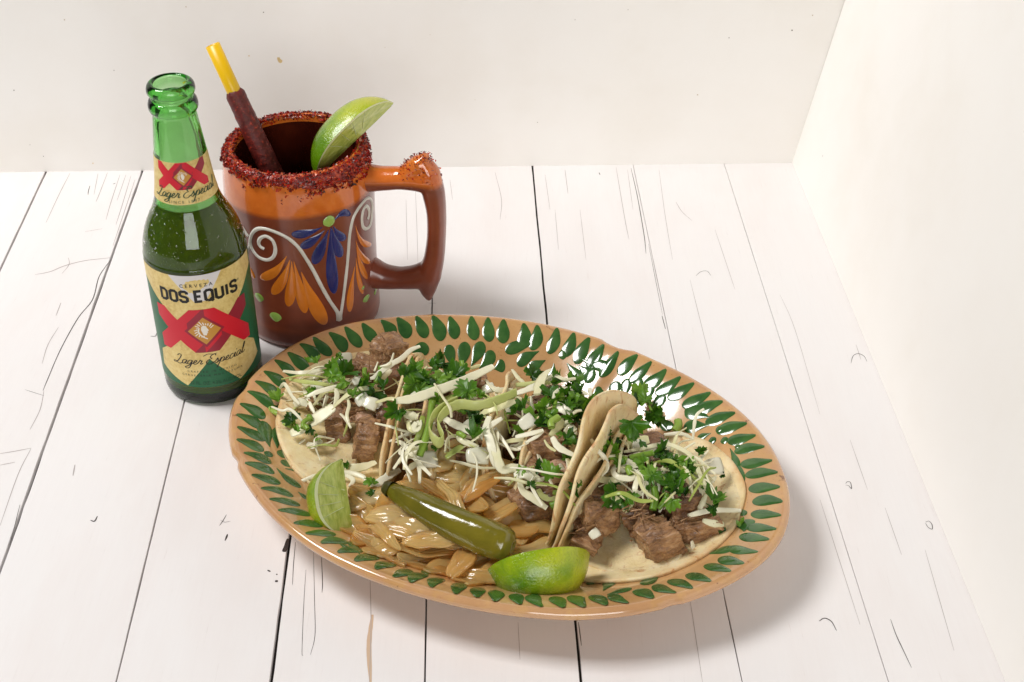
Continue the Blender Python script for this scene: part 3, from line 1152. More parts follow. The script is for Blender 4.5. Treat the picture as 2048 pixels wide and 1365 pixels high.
def emblem(parent, zc, k, prof_, scale_r, off, lo, hi, xr):
    c_ = 1.58 * k
    hw = .76 * k
    rd, dk = M['label_red'], M['label_dark_red']
    decal('red_band', [band(-c_, -1, -xr, 0.75 * k, hw, zc, lo, hi)], rd, off, prof_, parent, scale_r)
    decal('red_band', [band(c_, 1, -0.75 * k, xr, hw, zc, lo, hi)], dk, off + .003, prof_, parent, scale_r)
    decal('red_band', [band(-c_, 1, -xr, 0.0, hw, zc, lo, hi)], rd, off + .006, prof_, parent, scale_r)
    decal('red_band', [band(c_, -1, 0.0, xr, hw, zc, lo, hi)], rd, off + .006, prof_, parent, scale_r)
    decal('red_band', [band(-c_, 1, -1.0 * k, 0.12 * k, hw * .45, zc - .34 * k, lo, hi)], dk, off + .009, prof_, parent, scale_r)
    decal('red_band', [band(c_, 1, -.1 * k, 1.0 * k, hw * .4, zc + .38 * k, lo, hi)], rd, off + .009, prof_, parent, scale_r)
    dm = 1.22 * k
    decal('diamond_frame', [[(-dm, zc), (0, zc - dm), (dm, zc), (0, zc + dm)]], dk, off + .012, prof_, parent, scale_r, .1)
    dm = 1.0 * k
    d_ = decal('diamond', [[(-dm, zc), (0, zc - dm), (dm, zc), (0, zc + dm)]], M['label_bronze'], off + .015, prof_, parent, scale_r, .1)
    pol = []
    for i in range(15):                                   # rays round the head
        a = math.radians(20 + i * 17)
        r0, r1 = .40 * k, (.50 + .22 * abs(math.sin(a * 2 + .8)) * (.6 + .4 * (i % 2))) * k
        lim = dm / (abs(math.cos(a)) + abs(math.sin(a)) + 1e-6) * .92
        r1 = min(r1, lim)
        if r1 > r0:
            pol += stroke_poly([(r0 * math.cos(a), zc + .05 * k + r0 * math.sin(a)), (r1 * math.cos(a + .12), zc + .05 * k + r1 * math.sin(a + .12))], .06 * k)
    face = [(-.05, .42), (.12, .36), (.18, .18), (.27, .02), (.18, -.03), (.2, -.12), (.13, -.2), (.1, -.33), (-.08, -.3), (-.14, -.1), (-.2, .1), (-.16, .32)]
    pol += [[(x * k, zc + y * k) for x, y in face]]
    pol += stroke_poly([(-.3 * k, zc + .25 * k), (-.36 * k, zc), (-.28 * k, zc - .25 * k), (-.1 * k, zc - .45 * k), (.12 * k, zc - .6 * k)], .08 * k)
    decal('crest', pol, M['label_white'], off + .018, prof_, parent, scale_r, .3)


emblem(lab, 5.88, 1.0, BODY, None, 0.036, 4.26, 7.46, 3.05)

# DOS EQUIS in squared condensed capitals
GLY = {
    'D': [[(0, 0), (0, 1), (.38, 1), (.56, .84), (.56, .16), (.38, 0), (0, 0)]],
    'O': [[(.16, 0), (0, .14), (0, .86), (.16, 1), (.42, 1), (.58, .86), (.58, .14), (.42, 0), (.16, 0)]],
    'S': [[(.56, .74), (.56, .88), (.42, 1), (.14, 1), (0, .88), (0, .66), (.12, .54), (.44, .46), (.56, .34), (.56, .12), (.42, 0), (.14, 0), (0, .12), (0, .26)]],
    'E': [[(.5, 1), (0, 1), (0, 0), (.5, 0)], [(0, .5), (.42, .5)]],
    'Q': [[(.16, 0), (0, .14), (0, .86), (.16, 1), (.42, 1), (.58, .86), (.58, .14), (.42, 0), (.16, 0)], [(.34, .2), (.62, -.12)]],
    'U': [[(0, 1), (0, .14), (.16, 0), (.42, 0), (.58, .14), (.58, 1)]],
    'I': [[(.09, 1), (.09, 0)]],
}


def block_text(txt, x0, z0, h, width, th):
    x = 0
    seq = []
    for ch in txt:
        if ch == ' ':
            x += .34
            continue
        seq.append((ch, x))
        x += (.18 if ch == 'I' else .5 if ch == 'E' else .57) + .30
    tot = x - .30
    k = width / tot
    pol = []
    for ch, xx in seq:
        for st in GLY[ch]:
            pol += stroke_poly([(x0 + (xx + a) * k, z0 + th / 2 + b * (h - th)) for a, b in st], th)
    return pol


decal('lettering', block_text('DOS EQUIS', -2.42, 7.96, .92, 4.85, .185), M['ink'], 0.040, parent=lab, step=.3)
decal('lettering', text_polys('CERVEZA', .33, -.1, 9.08, 1.95, spacing=1.7, bold=.004), M['ink'], 0.040, parent=lab, step=.4)
decal('lettering', text_polys('CRAFTED IN MEXICO', .20, .1, 2.72, 3.1, spacing=1.6), M['ink'], 0.040, parent=lab, step=.4)
decal('lettering', text_polys('CERVECERIA MOCTEZUMA', .20, .1, 2.42, 3.9, spacing=1.6), M['ink'], 0.040, parent=lab, step=.4)
decal('lettering', text_polys('12 FL. OZ. 4.2% ALC./VOL.', .34, .3, 1.78, 3.3), M['green_ink'], 0.040, parent=lab, step=.4)
decal('lettering', text_polys('®', .22, 2.62, 8.62), M['ink'], 0.040, parent=lab, step=.4)

SCRIPT = {  # cursive strokes, unit x-height
    'L': [[(.15, 1.7), (.5, 2.1), (.85, 1.95), (.8, 1.4), (.5, .6), (.2, .1), (-.2, -.1), (-.45, .1), (-.2, .25), (.3, .0), (.8, -.2), (1.3, .1)]],
    'a': [[(.75, .85), (.4, 1.0), (.05, .6), (.1, .1), (.4, .05), (.75, .7), (.8, .9), (.68, .2), (.85, .02), (1.1, .3)]],
    'g': [[(.75, .85), (.4, 1.0), (.05, .6), (.1, .1), (.4, .05), (.75, .7), (.8, .9), (.6, -.5), (.2, -1.0), (-.3, -.8), (.2, -.4), (1.05, .3)]],
    'e': [[(.0, .3), (.4, .5), (.6, .85), (.4, 1.0), (.12, .6), (.2, .1), (.5, .05), (.85, .35)]],
    'r': [[(.0, .3), (.3, .8), (.35, 1.05), (.5, .85), (.7, .85), (.55, .3), (.65, .05), (.95, .3)]],
    'E': [[(1.25, 1.75), (1.0, 2.1), (.5, 1.9), (.35, 1.5), (.65, 1.15), (.2, 1.0), (-.15, .5), (.1, .0), (.7, -.05), (1.15, .4)], [(-.9, 1.9), (-.2, 2.3), (.6, 2.15), (1.4, 2.2)]],
    's': [[(.0, .2), (.35, .75), (.45, 1.1), (.6, .5), (.5, .05), (.15, .05), (.5, .12), (.85, .3)]],
    'p': [[(.0, .3), (.35, 1.0), (.2, .2), (-.15, -1.1)], [(.3, .6), (.6, 1.0), (.85, .8), (.75, .2), (.4, .05), (.75, .1), (1.1, .35)]],
    'c': [[(.7, .8), (.45, 1.0), (.1, .6), (.15, .1), (.45, .03), (.85, .35)]],
    'i': [[(.0, .3), (.3, 1.0), (.2, .2), (.35, .03), (.65, .3)], [(.45, 1.45), (.5, 1.6)]],
    'l': [[(.0, .3), (.5, 1.3), (.65, 2.1), (.45, 2.05), (.25, 1.0), (.25, .15), (.45, .03), (.8, .4)]],
}
ADV = {'L': 1.25, 'a': 1.0, 'g': .98, 'e': .78, 'r': .9, ' ': .75, 'E': 1.2, 's': .8, 'p': 1.05, 'c': .78, 'i': .6, 'l': .6}


def script_text(txt, x0, z0, xh, width, th, slope=0.0):
    x = 0
    seq = []
    for ch in txt:
        if ch != ' ':
            seq.append((ch, x))
        x += ADV[ch]
    k = width / x
    pol = []
    for ch, xx in seq:
        for st in SCRIPT[ch]:
            P = [(x0 + (xx + a + .25 * b) * k, z0 + b * xh + slope * (xx + a) * k) for a, b in st]
            P = catmull(P, 5 * len(P))
            for i in range(len(P) - 1):
                d = P[i + 1] - P[i]
                ang = abs(math.atan2(d[1], d[0]))
                wv = th * (.55 + .75 * abs(math.sin(ang)))
                pol += stroke_poly([P[i], P[i + 1]], wv)
    return pol


decal('lettering', script_text('Lager Especial', -2.2, 3.33, .33, 4.5, .055, .02), M['ink'], 0.040, parent=lab, step=.4)
# paper of the back label, seen dimly through the glass
V2, F = cutgrid([[(-3.4, 1.6), (3.4, 1.6), (3.4, 8.6), (-3.4, 8.6)]], .25)
W = [(BC[0] - (3.15) * math.sin(s_ / 3.13 + ANG0), BC[1] + 3.15 * math.cos(s_ / 3.13 + ANG0), z_) for s_, z_ in V2]
part('back_label', W, F, M['paper'], bottle)

# neck label (chart scale radius 1.65)
NR = 1.68
nl = decal('neck_label', [[(-2.9, 14.0), (2.9, 14.0), (2.9, 16.62), (-2.9, 16.62)]], M['gold'], 0.015, NECK, bottle, NR, .12)
emblem(nl, 15.72, .52, NECK, NR, 0.022, 14.92, 16.6, 1.62)
decal('lettering', script_text('Lager Especial', -1.75, 14.42, .30, 3.7, .05, .02), M['green_ink'], 0.03, NECK, nl, NR, .3)
decal('lettering', text_polys('SINCE 1897', .24, -.1, 14.1, 1.7, spacing=1.5), M['green_ink'], 0.03, NECK, nl, NR, .3)
decal('lettering', text_polys('PILSNER LAGER WITH A REFRESHING', .13, .1, 14.78, 3.3, spacing=1.3), M['label_bronze'], 0.028, NECK, nl, NR, .3)

# ------------------------------------------------------------------ clay mug
MC = at(624, 622, 0)[:2]
mug = thing('clay_mug', 'brown clay mug with orange band, painted flowers and a red chili crusted rim', 'mug', (*MC, 0))
MUGP = [(0, .35), (3.6, .3), (4.2, .02), (4.55, .12), (4.72, .5), (4.74, 1.0), (4.72, 3), (4.74, 5), (4.80, 7.5), (4.86, 9.2), (4.88, 10.2), (4.82, 11.2), (4.68, 12.2), (4.54, 12.75), (4.38, 13.02), (4.15, 13.08), (3.97, 12.95), (3.90, 12.6)]
MUGI = [(3.92, 11.6), (4.05, 9), (4.05, 4), (3.9, 1.6), (3.2, .95), (0, .9)]
mo = densify(MUGP, 110)
V, F = lathe(mo, 128, MC)
part('body', V, F, M['mug'], mug)
V, F = lathe([mo[-1]] + [(r_, z_) for r_, z_ in densify([mo[-1]] + MUGI, 50)][1:], 128, MC)
part('interior', V, F, M['mug_in'], mug)


def rmug(z):
    pts = [p for p in mo if p[0] > 4.3]
    zs = np.array([p[1] for p in pts])
    o_ = np.argsort(zs)
    return float(np.interp(z, zs[o_], np.array([p[0] for p in pts])[o_]))


def mug_chart(u, v):
    """pixel of the picture -> chart (arc, height) on the mug's wall"""
    r_ = 4.8
    for _ in range(3):
        s_, z_ = cyl_hit(u, v, MC, r_)
        r_ = rmug(z_)
    return np.array([s_ / r_ * 4.8, z_])


def mug_pt(q, h):
    r_ = rmug(q[1]) + h
    a = q[0] / 4.8
    return (MC[0] + r_ * math.sin(a), MC[1] - r_ * math.cos(a), q[1])


def z4(x, y):
    return (470 + x / 4.136, 380 + y / 4.136)


def mug_drop(name, a, b, wpx, mat, bend=0.0, **kw):
    A_, B_ = mug_chart(*z4(*a)), mug_chart(*z4(*b))
    p, h, f = drop_shape(A_, B_, wpx / 4.136 / 29.8, bend, bulge=.05, **kw)
    part(name, [mug_pt(q, .008 + hh) for q, hh in zip(p, h)], [x[::-1] for x in f], mat, mug)


def mug_line(pts, w0, mat, name='scroll'):
    P = catmull(np.array([mug_chart(*z4(*p)) for p in pts]), 6 * len(pts))
    T = np.gradient(P, axis=0)
    V, nw = [], 6
    n = len(P)
    for i in range(n):
        t = nrm(T[i])
        s_ = np.array([-t[1], t[0]])
        ww = w0 * (1 + .15 * fnoise((P[i][0] * 2, P[i][1] * 2, 1)))
        if i in (0, n - 1):
            ww *= .5
        for j in range(nw):
            y = -1 + 2 * j / (nw - 1)
            V.append(mug_pt(P[i] + s_ * y * ww / 2, .008 + .085 * math.sqrt(max(0, 1 - y * y))))
    part(name, V, grid_faces(n, nw), mat, mug)


mug_line([(245, 490), (212, 470), (196, 432), (216, 396), (262, 386), (312, 422), (334, 490), (318, 552), (268, 580), (200, 558), (150, 500), (126, 430), (142, 362), (190, 322), (262, 326), (350, 356), (440, 402), (520, 472), (590, 572), (650, 672), (712, 792), (780, 912), (846, 1010), (868, 1060)], .25, M['white_glaze'])
mug_line([(872, 1060), (895, 900), (920, 700), (935, 540), (945, 400), (956, 320), (978, 230), (1022, 150), (1076, 82), (1112, 70), (1132, 110), (1130, 200), (1118, 285), (1086, 322), (1056, 300), (1048, 230), (1062, 160), (1088, 135), (1106, 165), (1106, 210), (1094, 245)], .23, M['white_glaze'])
mug_line([(858, 1000), (862, 1040), (862, 1082)], .48, M['white_glaze'])
mug_line([(60, 300), (86, 345), (112, 385)], .22, M['white_glaze'])
mug_line([(100, 520), (118, 470), (126, 420)], .22, M['white_glaze'])
for a, b, wd, bd in [((722, 310), (468, 372), 78, .05), ((742, 335), (545, 480), 80, .03), ((775, 330), (655, 615), 95, .0), ((793, 310), (822, 858), 100, -.02), ((800, 315), (880, 555), 88, -.04), ((812, 300), (912, 415), 70, -.06), ((812, 260), (958, 200), 66, .25)]:
    mug_drop('blue_petal', a, b, wd, M['blue_glaze'], bd)
for a, b, wd, bd in [((428, 548), (212, 735), 82, .08), ((455, 578), (310, 865), 88, .05), ((468, 590), (440, 965), 90, .03), ((486, 592), (580, 1020), 92, .0), ((548, 680), (748, 1115), 120, -.02), ((996, 295), (1128, 455), 55, -.14), ((998, 420), (1118, 605), 55, -.1), ((1004, 470), (1096, 735), 60, -.06), ((1000, 560), (1060, 860), 55, -.04), ((990, 635), (950, 1010), 75, -.03), ((128, 640), (158, 735), 50, 0)]:
    mug_drop('orange_petal', a, b, wd, M['orange_glaze'], bd)
for x, y, r_ in [(200, 890, 80), (336, 1052, 88), (1055, 812, 36), (1134, 742, 44), (1160, 846, 44), (1086, 900, 62)]:
    c = mug_chart(*z4(x, y))
    q = r_ / 4.136 / 29.8 / 2
    p, h, f = drop_shape(c - [0, q], c + [0, q], 2.0 * q * (1.25 if x < 400 else 1.6), 0, bulge=.05, t0=.5, tipw=.4)
    part('green_dot', [mug_pt(v_, .012 + hh) for v_, hh in zip(p, h)], [x_[::-1] for x_ in f], M['lime_glaze'], mug)
c = mug_chart(*z4(775, 260))
p, h, f = drop_shape(c - [0.38, 0], c + [0.4, 0], .8, 0, bulge=.07, t0=.5, tipw=.5)
part('green_dot', [mug_pt(v_, .03 + hh) for v_, hh in zip(p, h)], [x_[::-1] for x_ in f], M['lime_glaze'], mug)

# handle: a closed ear with a thumb knob and a pointed tail
HAZ = math.radians(-10)
hd = np.array([math.cos(HAZ), math.sin(HAZ), 0])
hn = np.array([-hd[1], hd[0], 0])
mc3 = np.array([*MC, 0])


def hp(u, v):
    return plane_hit(u, v, mc3, hn)


def tube(px, ws, ds, K=14, n=40):
    P = catmull(np.array([hp(*p) for p in px]), n)
    W_ = np.interp(np.linspace(0, 1, n), np.linspace(0, 1, len(ws)), ws)
    D_ = np.interp(np.linspace(0, 1, n), np.linspace(0, 1, len(ds)), ds)
    return sweep(P, W_, D_, hn, K)


tb = [tube([(732, 356), (765, 357), (800, 356), (840, 357), (866, 366)], [1.9, 1.6, 1.5, 1.8, 1.6], [2.1, 1.8, 1.7, 1.9, 1.8]),
      tube([(848, 322), (857, 345), (867, 385), (873, 425), (873, 472), (868, 517), (858, 552), (856, 580), (859, 600)], [.7, 1.5, 1.5, 1.28, 1.25, 1.4, 1.7, 1.15, .35], [1.2, 1.7, 1.9, 1.9, 1.9, 1.9, 1.8, 1.3, .5]),
      tube([(738, 544), (768, 553), (800, 556), (832, 554), (862, 546)], [2.4, 1.8, 1.5, 1.7, 2.0], [2.2, 1.8, 1.7, 1.7, 1.7]),
      tube([(796, 352), (822, 340), (842, 326), (853, 310)], [.9, 1.3, 1.25, .45], [1.0, 1.6, 1.5, .7])]
V, F, _ = merge(tb)
hdl = part('handle', V, F, M['mug_handle'], mug)
for typ, kw in (('REMESH', dict(mode='VOXEL', voxel_size=0.09 * S, use_smooth_shade=True)), ('SMOOTH', dict(factor=.5, iterations=18))):
    md = hdl.modifiers.new(typ.lower(), typ)
    for k_, v_ in kw.items():
        setattr(md, k_, v_)


def chip(c, size, seed):
    r = random.Random(seed)
    ax = [nrm([r.gauss(0, 1), r.gauss(0, 1), r.gauss(0, 1)]) for _ in range(3)]
    sz = [size * r.uniform(.5, 1.3), size * r.uniform(.4, .9), size * r.uniform(.25, .6)]
    V = [c + ax[0] * sz[0], c - ax[0] * sz[0], c + ax[1] * sz[1], c - ax[1] * sz[1], c + ax[2] * sz[2], c - ax[2] * sz[2]]
    F = [(0, 2, 4), (2, 1, 4), (1, 3, 4), (3, 0, 4), (2, 0, 5), (1, 2, 5), (3, 1, 5), (0, 3, 5)]
    return np.array(V), F


def reach(a):
    dens = fnoise((math.cos(a) * 2.2, math.sin(a) * 2.2, 0), 1, 4)
    right = max(0, math.cos(a + .45))
    return .50 + .55 * max(0, dens + .25) + .75 * right ** 2 + .40 * max(0, math.cos(a + 1.57)) + .16 * fnoise((math.cos(a) * 7, math.sin(a) * 7, 2), 1, 3)


def rim_pt(a, s_, off):
    """point on the lip: s_ < 0 inside, s_ > 0 outside (cm from the crest)"""
    if s_ < 0:
        r_, z = 4.06 + s_ * .12 - off * .6, 13.04 + s_ * .8 + off * .5
    else:
        q = min(1, s_ / .5)
        r_ = 4.12 + (rmug(12.74) - 4.12) * math.sin(q * math.pi / 2) + off * .8
        z = 13.06 - .34 * q ** 1.8 - max(0, s_ - .5) * .98 + off * .6 * (1 - q)
        if s_ > .5:
            r_ = rmug(z) + off * .9
    return np.array([MC[0] + r_ * math.cos(a), MC[1] + r_ * math.sin(a), z])


CM = [M['chili_red'], M['chili_dark'], M['chili_orange'], M['chili_black'], M['chili_paste']]
items = []
V = []
NA, NSS = 240, 15
for k in range(NA):
    a = 2 * math.pi * k / NA
    rc = reach(a) * .82
    for j in range(NSS):
        s_ = -.42 + (rc + .42) * j / (NSS - 1)
        e = math.sin(math.pi * (j + .15) / (NSS - .7))
        V.append(rim_pt(a, s_, -.02 + .10 * max(0, e) + .05 * fnoise((math.cos(a) * 30, math.sin(a) * 30, s_ * 7), 1, 5)))
items.append((np.array(V), [f[::-1] for f in grid_faces(NA, NSS, True, False)], 4))
cmap = [0, 0, 0, 0, 1, 1, 1, 2, 3]
k = 0
while len(items) < 5600:
    k += 1
    a = random.uniform(0, 2 * math.pi)
    rc = reach(a)
    d = random.random()
    s_ = -.45 + (rc + .45) * d
    if s_ > 0 and fnoise((math.cos(a) * 9, math.sin(a) * 9, s_ * 3), 1, 8) < -.35 + .9 * (d - .6):
        continue
    c = rim_pt(a, s_, random.uniform(.0, .17))
    items.append((*chip(c, random.uniform(.05, .17), k), random.choice(cmap)))
for (u, v) in [(487, 372), (489, 378), (620, 392), (612, 388), (640, 384), (572, 393), (600, 400), (563, 402), (505, 372)]:
    q = mug_chart(u, v)
    for j in range(5):
        c = np.array(mug_pt(q + np.array([random.gauss(0, .08), random.gauss(0, .1)]), .03))
        items.append((*chip(c, random.uniform(.05, .1), k + j), random.choice([1, 3, 0])))
V, F, mi = merge(items)
cr = part('chili_crust', V, F, CM, mug, smooth=False, midx=mi)
cr['kind'] = 'stuff'
items = []
cand = []
for v_, f_ in (tb[3], tb[0], tb[1]):
    cen = v_.mean(axis=0)
    v_ = np.asarray(v_)
    for f in f_[:-2]:
        p = v_[list(f)]
        nn = nrm(np.cross(p[1] - p[0], p[2] - p[0]))
        c = p.mean(axis=0)
        cand.append((c, nn))
kx0 = hp(802, 350)
rr_ = random.Random(5)
n_ = 0
while n_ < 620:
    c, nn = rr_.choice(cand)
    x = (c - kx0) @ hd
    if x < 0 or c[2] < 11.15 + .25 * rr_.random():
        continue
    if abs(nn[2]) < .1 and c[2] < 11.6:
        continue
    c = c + (nn if nn[2] > -0.2 else -nn) * rr_.uniform(-.02, .06) + np.array([rr_.gauss(0, .07), rr_.gauss(0, .07), rr_.gauss(0, .04)])
    items.append((*chip(c, rr_.uniform(.05, .12), 9000 + n_), rr_.choice(cmap)))
    n_ += 1
V, F, mi = merge(items)
cr = part('chili_crust', V, F, CM, mug, smooth=False, midx=mi)
cr['kind'] = 'stuff'

# straw in the mug
ctop = at(497, 246, 13.6)
cbot = at(545, 350, 10.2)
dirs = nrm(ctop - cbot)
# where the visible top end lies along the straw
best = min(np.linspace(0, 14, 400), key=lambda t: abs((lambda p: 682.5 - FPX * ((p - CP) @ UP) / ((p - CP) @ FW))(cbot + dirs * t) - 90))
stw = thing('drinking_straw', 'yellow straw coated in dark red tamarind paste leaning in the mug', 'straw', cbot - dirs * 3)
tip = cbot + dirs * best


def yofs(vpix):
    return min(np.linspace(0, 14, 400), key=lambda t: abs((lambda p: 682.5 - FPX * ((p - CP) @ UP) / ((p - CP) @ FW))(cbot + dirs * t) - vpix))


coat0 = cbot + dirs * yofs(182)
side_s = nrm(np.cross(dirs, np.array([0, -1, .3])))
up_s = np.cross(side_s, dirs)
R1, R2 = .47, .40
Vs = []
ring = [(cbot - dirs * 2.5, R1), (coat0, R1), (tip, R1), (tip, R2), (coat0, R2), (cbot - dirs * 2.5, R2)]
for c, r_ in ring:
    for k in range(28):
        a = 2 * math.pi * k / 28
        Vs.append(c + (side_s * math.cos(a) + up_s * math.sin(a)) * r_)
part('tube', Vs, grid_faces(6, 28, False, True), M['straw'], stw)
n = 60
Vs = []
for i in range(n):
    t = i / (n - 1)
    c = coat0 * (1 - t) + (cbot - dirs * 2.5) * t
    for k in range(32):
        a = 2 * math.pi * k / 32
        r_ = .62 + .18 * t + .05 * fnoise((c[0] + math.cos(a), c[1] + math.sin(a), c[2]), 1.3, 3) + .035 * fnoise((c[0] * 5 + 4 * math.cos(a), c[1] * 5 + 4 * math.sin(a), c[2] * 5), 1, 6)
        edge = .12 * fnoise((math.cos(a) * 2, math.sin(a) * 2, 0), 1, 9)
        if i == 0:
            r_ = .49
        elif i == 1:
            r_ *= .92
        Vs.append(c + dirs * edge * (1 - t) + (side_s * math.cos(a) + up_s * math.sin(a)) * r_)
part('tamarind_coating', Vs, grid_faces(n, 32, False, True), M['tamarind'], stw)


# ------------------------------------------------------------------ limes
def lime(name, label, ctr, A_, Sd, half=2.7, rad=2.2, ang=84, group='lime wedges'):
    o = thing(name, label, 'lime', ctr, group)
    Rm = frame(A_, Sd)
    ha = math.radians(ang / 2)
    nt, na = 30, 22

    def rr(t):
        return rad * (max(0, 1 - abs(t) ** 2.5)) ** .56
    V = []
    for i in range(nt):
        t = -1 + 2 * i / (nt - 1)
        x = half * t * (1 + .05 * abs(t) ** 8)
        for j in range(na):
            a = -ha + 2 * ha * j / (na - 1)
            r_ = max(rr(t), .12 if abs(t) > .95 else 0) * (1 + .012 * fnoise((t * 2, a * 2, 0), 1, 3))
            V.append((x, r_ * math.sin(a), r_ * math.cos(a)))
    # local meshes, oriented by the object so that the peel's colour follows the fruit
    shift = np.array([0, 0, rad * .55])

    def mk(nm, V, F, mt, parent):
        me = mesh_from(nm, np.array(V) - shift, F, [mt])
        q = link(nm, me, parent)
        q.matrix_local = Matrix(Rm.tolist()).to_4x4()
        ORIGIN[q.name] = org(parent)
        return q
    mk('peel', V, [f[::-1] for f in grid_faces(nt, na)], M['peel'], o)
    for sg in (-1, 1):
        for nm, k0, k1, lift, mt in (('pith', .90, 1.0, 0, 'pith'), ('flesh', 0.0, .90, .0, 'flesh')):
            V = []
            ks = np.linspace(k0, k1, 3 if nm == 'pith' else 9)
            for i in range(nt):
                t = -1 + 2 * i / (nt - 1)
                x = half * t * (1 + .05 * abs(t) ** 8)
                for kk in ks:
                    r_ = max(rr(t), .12 if abs(t) > .95 else 0)
                    a = sg * ha
                    xx = x * (1 if kk == 1 else .93 + .07 * kk)
                    bul = sg * (.03 * math.sin(kk * 9 + t * 3) if nm == 'flesh' else 0) * (1 - kk)
                    V.append((xx, r_ * kk * math.sin(a) + bul * math.cos(a), r_ * kk * math.cos(a) - bul * math.sin(a)))
            F = grid_faces(nt, len(ks))
            mk(nm, V, F if sg > 0 else [f[::-1] for f in F], M[mt], o)
        # membranes fanning over the cut face
        its = []
        for q in (-.55, -.2, .15, .5):
            pts = []
            for k in range(6):
                kk = .08 + .82 * k / 5
                t = q * (.35 + .65 * kk)
                r_ = rr(t) * kk
                a = sg * ha
                pts.append((half * t * .97, r_ * math.sin(a) + sg * .012 * math.cos(a), r_ * math.cos(a) - sg * .012 * math.sin(a) * 0 ))
            P = np.array(pts)
            its.append(sweep(P, np.linspace(.06, .025, 6), np.full(6, .03), nrm(np.array([0, math.cos(sg * ha), -math.sin(sg * ha)])), 6))
        V, F, _ = merge(its)
        mk('membrane', V, F, M['membrane'], o)
    return o


def wedge_axes(n1, aimg, ang):
    """long axis and peel direction of a wedge one of whose cut faces looks along n1"""
    n1 = nrm(n1)
    A_ = nrm(np.asarray(aimg) - n1 * (np.asarray(aimg) @ n1))
    q = np.cross(A_, n1)
    ha = math.radians(ang / 2)
    return A_, -math.sin(ha) * n1 + math.cos(ha) * q


lime('lime_wedge', 'lime wedge with its green peel facing front, lying at the front edge of the plate', at(1086, 1150, 2.75), (.985, .17, .05), (.10, -.90, .20), 2.62, 2.35, 96)
lime('lime_wedge', 'lime wedge standing with cut face turned right beside the fried onions', at(655, 1004, 2.6), *wedge_axes((.70, -.42, .58), -UP, 124), 2.1, 2.3, 124)
lime('lime_wedge', 'lime wedge hooked over the chili crusted rim of the mug', at(686, 254, 14.0), RX * .70 + UP * .70 + FW * .10, -RX * .62 + UP * .60 - FW * .36, 3.3, 2.2, 96)


# ------------------------------------------------------------------ food builders
def tortilla(parent, ctr, yaw, aL, aR, v0, R=6.3, rf=.9, wave=.12, seed=0, curlL=0.0, curlR=0.0, pitch=0.0, tear=None):
    """disc folded along its axis. ctr: bottom of the fold (world), yaw: degrees the axis turns right of +y,
    aL/aR: angles of the left and right halves from the ground, v0: offset of the fold from the middle"""
    ya = math.radians(yaw)
    al = np.array([math.sin(ya), math.cos(ya), 0])
    rt = np.array([math.cos(ya), -math.sin(ya), 0])
    aL, aR = math.radians(aL), math.radians(aR)
    # cross-section table
    NS = 400
    vs = np.linspace(-R - 1.5, R + 1.5, NS)
    Lf = rf * (aL + aR) / 2
    thv = np.array([-aL + (aL + aR) * sstep((v - v0 + Lf) / (2 * Lf)) for v in vs])
    thv = thv + np.array([curlR * max(0, v - v0 - Lf) - curlL * max(0, v0 - Lf - v) for v in vs])
    dx = np.cos(thv) * (vs[1] - vs[0])
    dz = np.sin(thv) * (vs[1] - vs[0])
    X = np.cumsum(dx)
    Z = np.cumsum(dz)
    X -= np.interp(v0, vs, X)
    Z -= Z.min()
    nr, ns = 26, 96
    V, toast = [], []
    rs = random.Random(seed)
    ph0 = rs.uniform(0, 6)

    def pos(u, v, rr):
        x, z = np.interp(v, vs, X), np.interp(v, vs, Z)
        wv = wave * rr ** 2 * (math.sin(3 * math.atan2(v, u) + ph0) + .6 * math.sin(5 * math.atan2(v, u) + 2 * ph0) + .25 * math.sin(9 * math.atan2(v, u) + 3 * ph0)) + .05 * fnoise((u, v, seed), .8, 2)
        t = np.interp(v, vs, thv)
        p = np.asarray(ctr, float) + al * u + rt * (x - math.sin(t) * wv) + np.array([0, 0, z + math.cos(t) * wv + math.tan(math.radians(pitch)) * u])
        return p
    V.append(pos(0, 0, 0))
    toast.append(0)
    for i in range(1, nr + 1):
        k = (i / nr) ** .9
        for j in range(ns):
            a = 2 * math.pi * j / ns
            Rj = R * (1 + .018 * math.sin(2 * a + ph0) + .012 * math.sin(5 * a + seed) + .010 * fnoise((math.cos(a) * 4, math.sin(a) * 4, seed)))
            if tear:
                d = (a - tear[0] + math.pi) % (2 * math.pi) - math.pi
                Rj *= 1 - tear[2] * math.exp(-(d / tear[1]) ** 2) * (1 + .3 * math.sin(a * 40))
            V.append(pos(k * Rj * math.cos(a), k * Rj * math.sin(a), k))
            toast.append(max(0, (k - .86) / .14) ** 2)
    F = [(0, 1 + (j + 1) % ns, 1 + j) for j in range(ns)]
    for i in range(nr - 1):
        for j in range(ns):
            a = 1 + i * ns + j
            b = 1 + i * ns + (j + 1) % ns
            F.append((a, b, b + ns, a + ns))
    # keep it above the dish
    V = np.array(V)
    for i in range(len(V)):
        zmin = plate_z(V[i]) + .12
        if V[i][2] < zmin:
            V[i][2] = zmin
    o = part('tortilla', V, F, M['tortilla'], parent)
    at_ = o.data.attributes.new('toast', 'FLOAT', 'POINT')
    at_.data.foreach_set('value', toast)
    s_ = o.modifiers.new('thickness', 'SOLIDIFY')
    s_.thickness = 0.18 * S
    s_.offset = 0.0
    return o


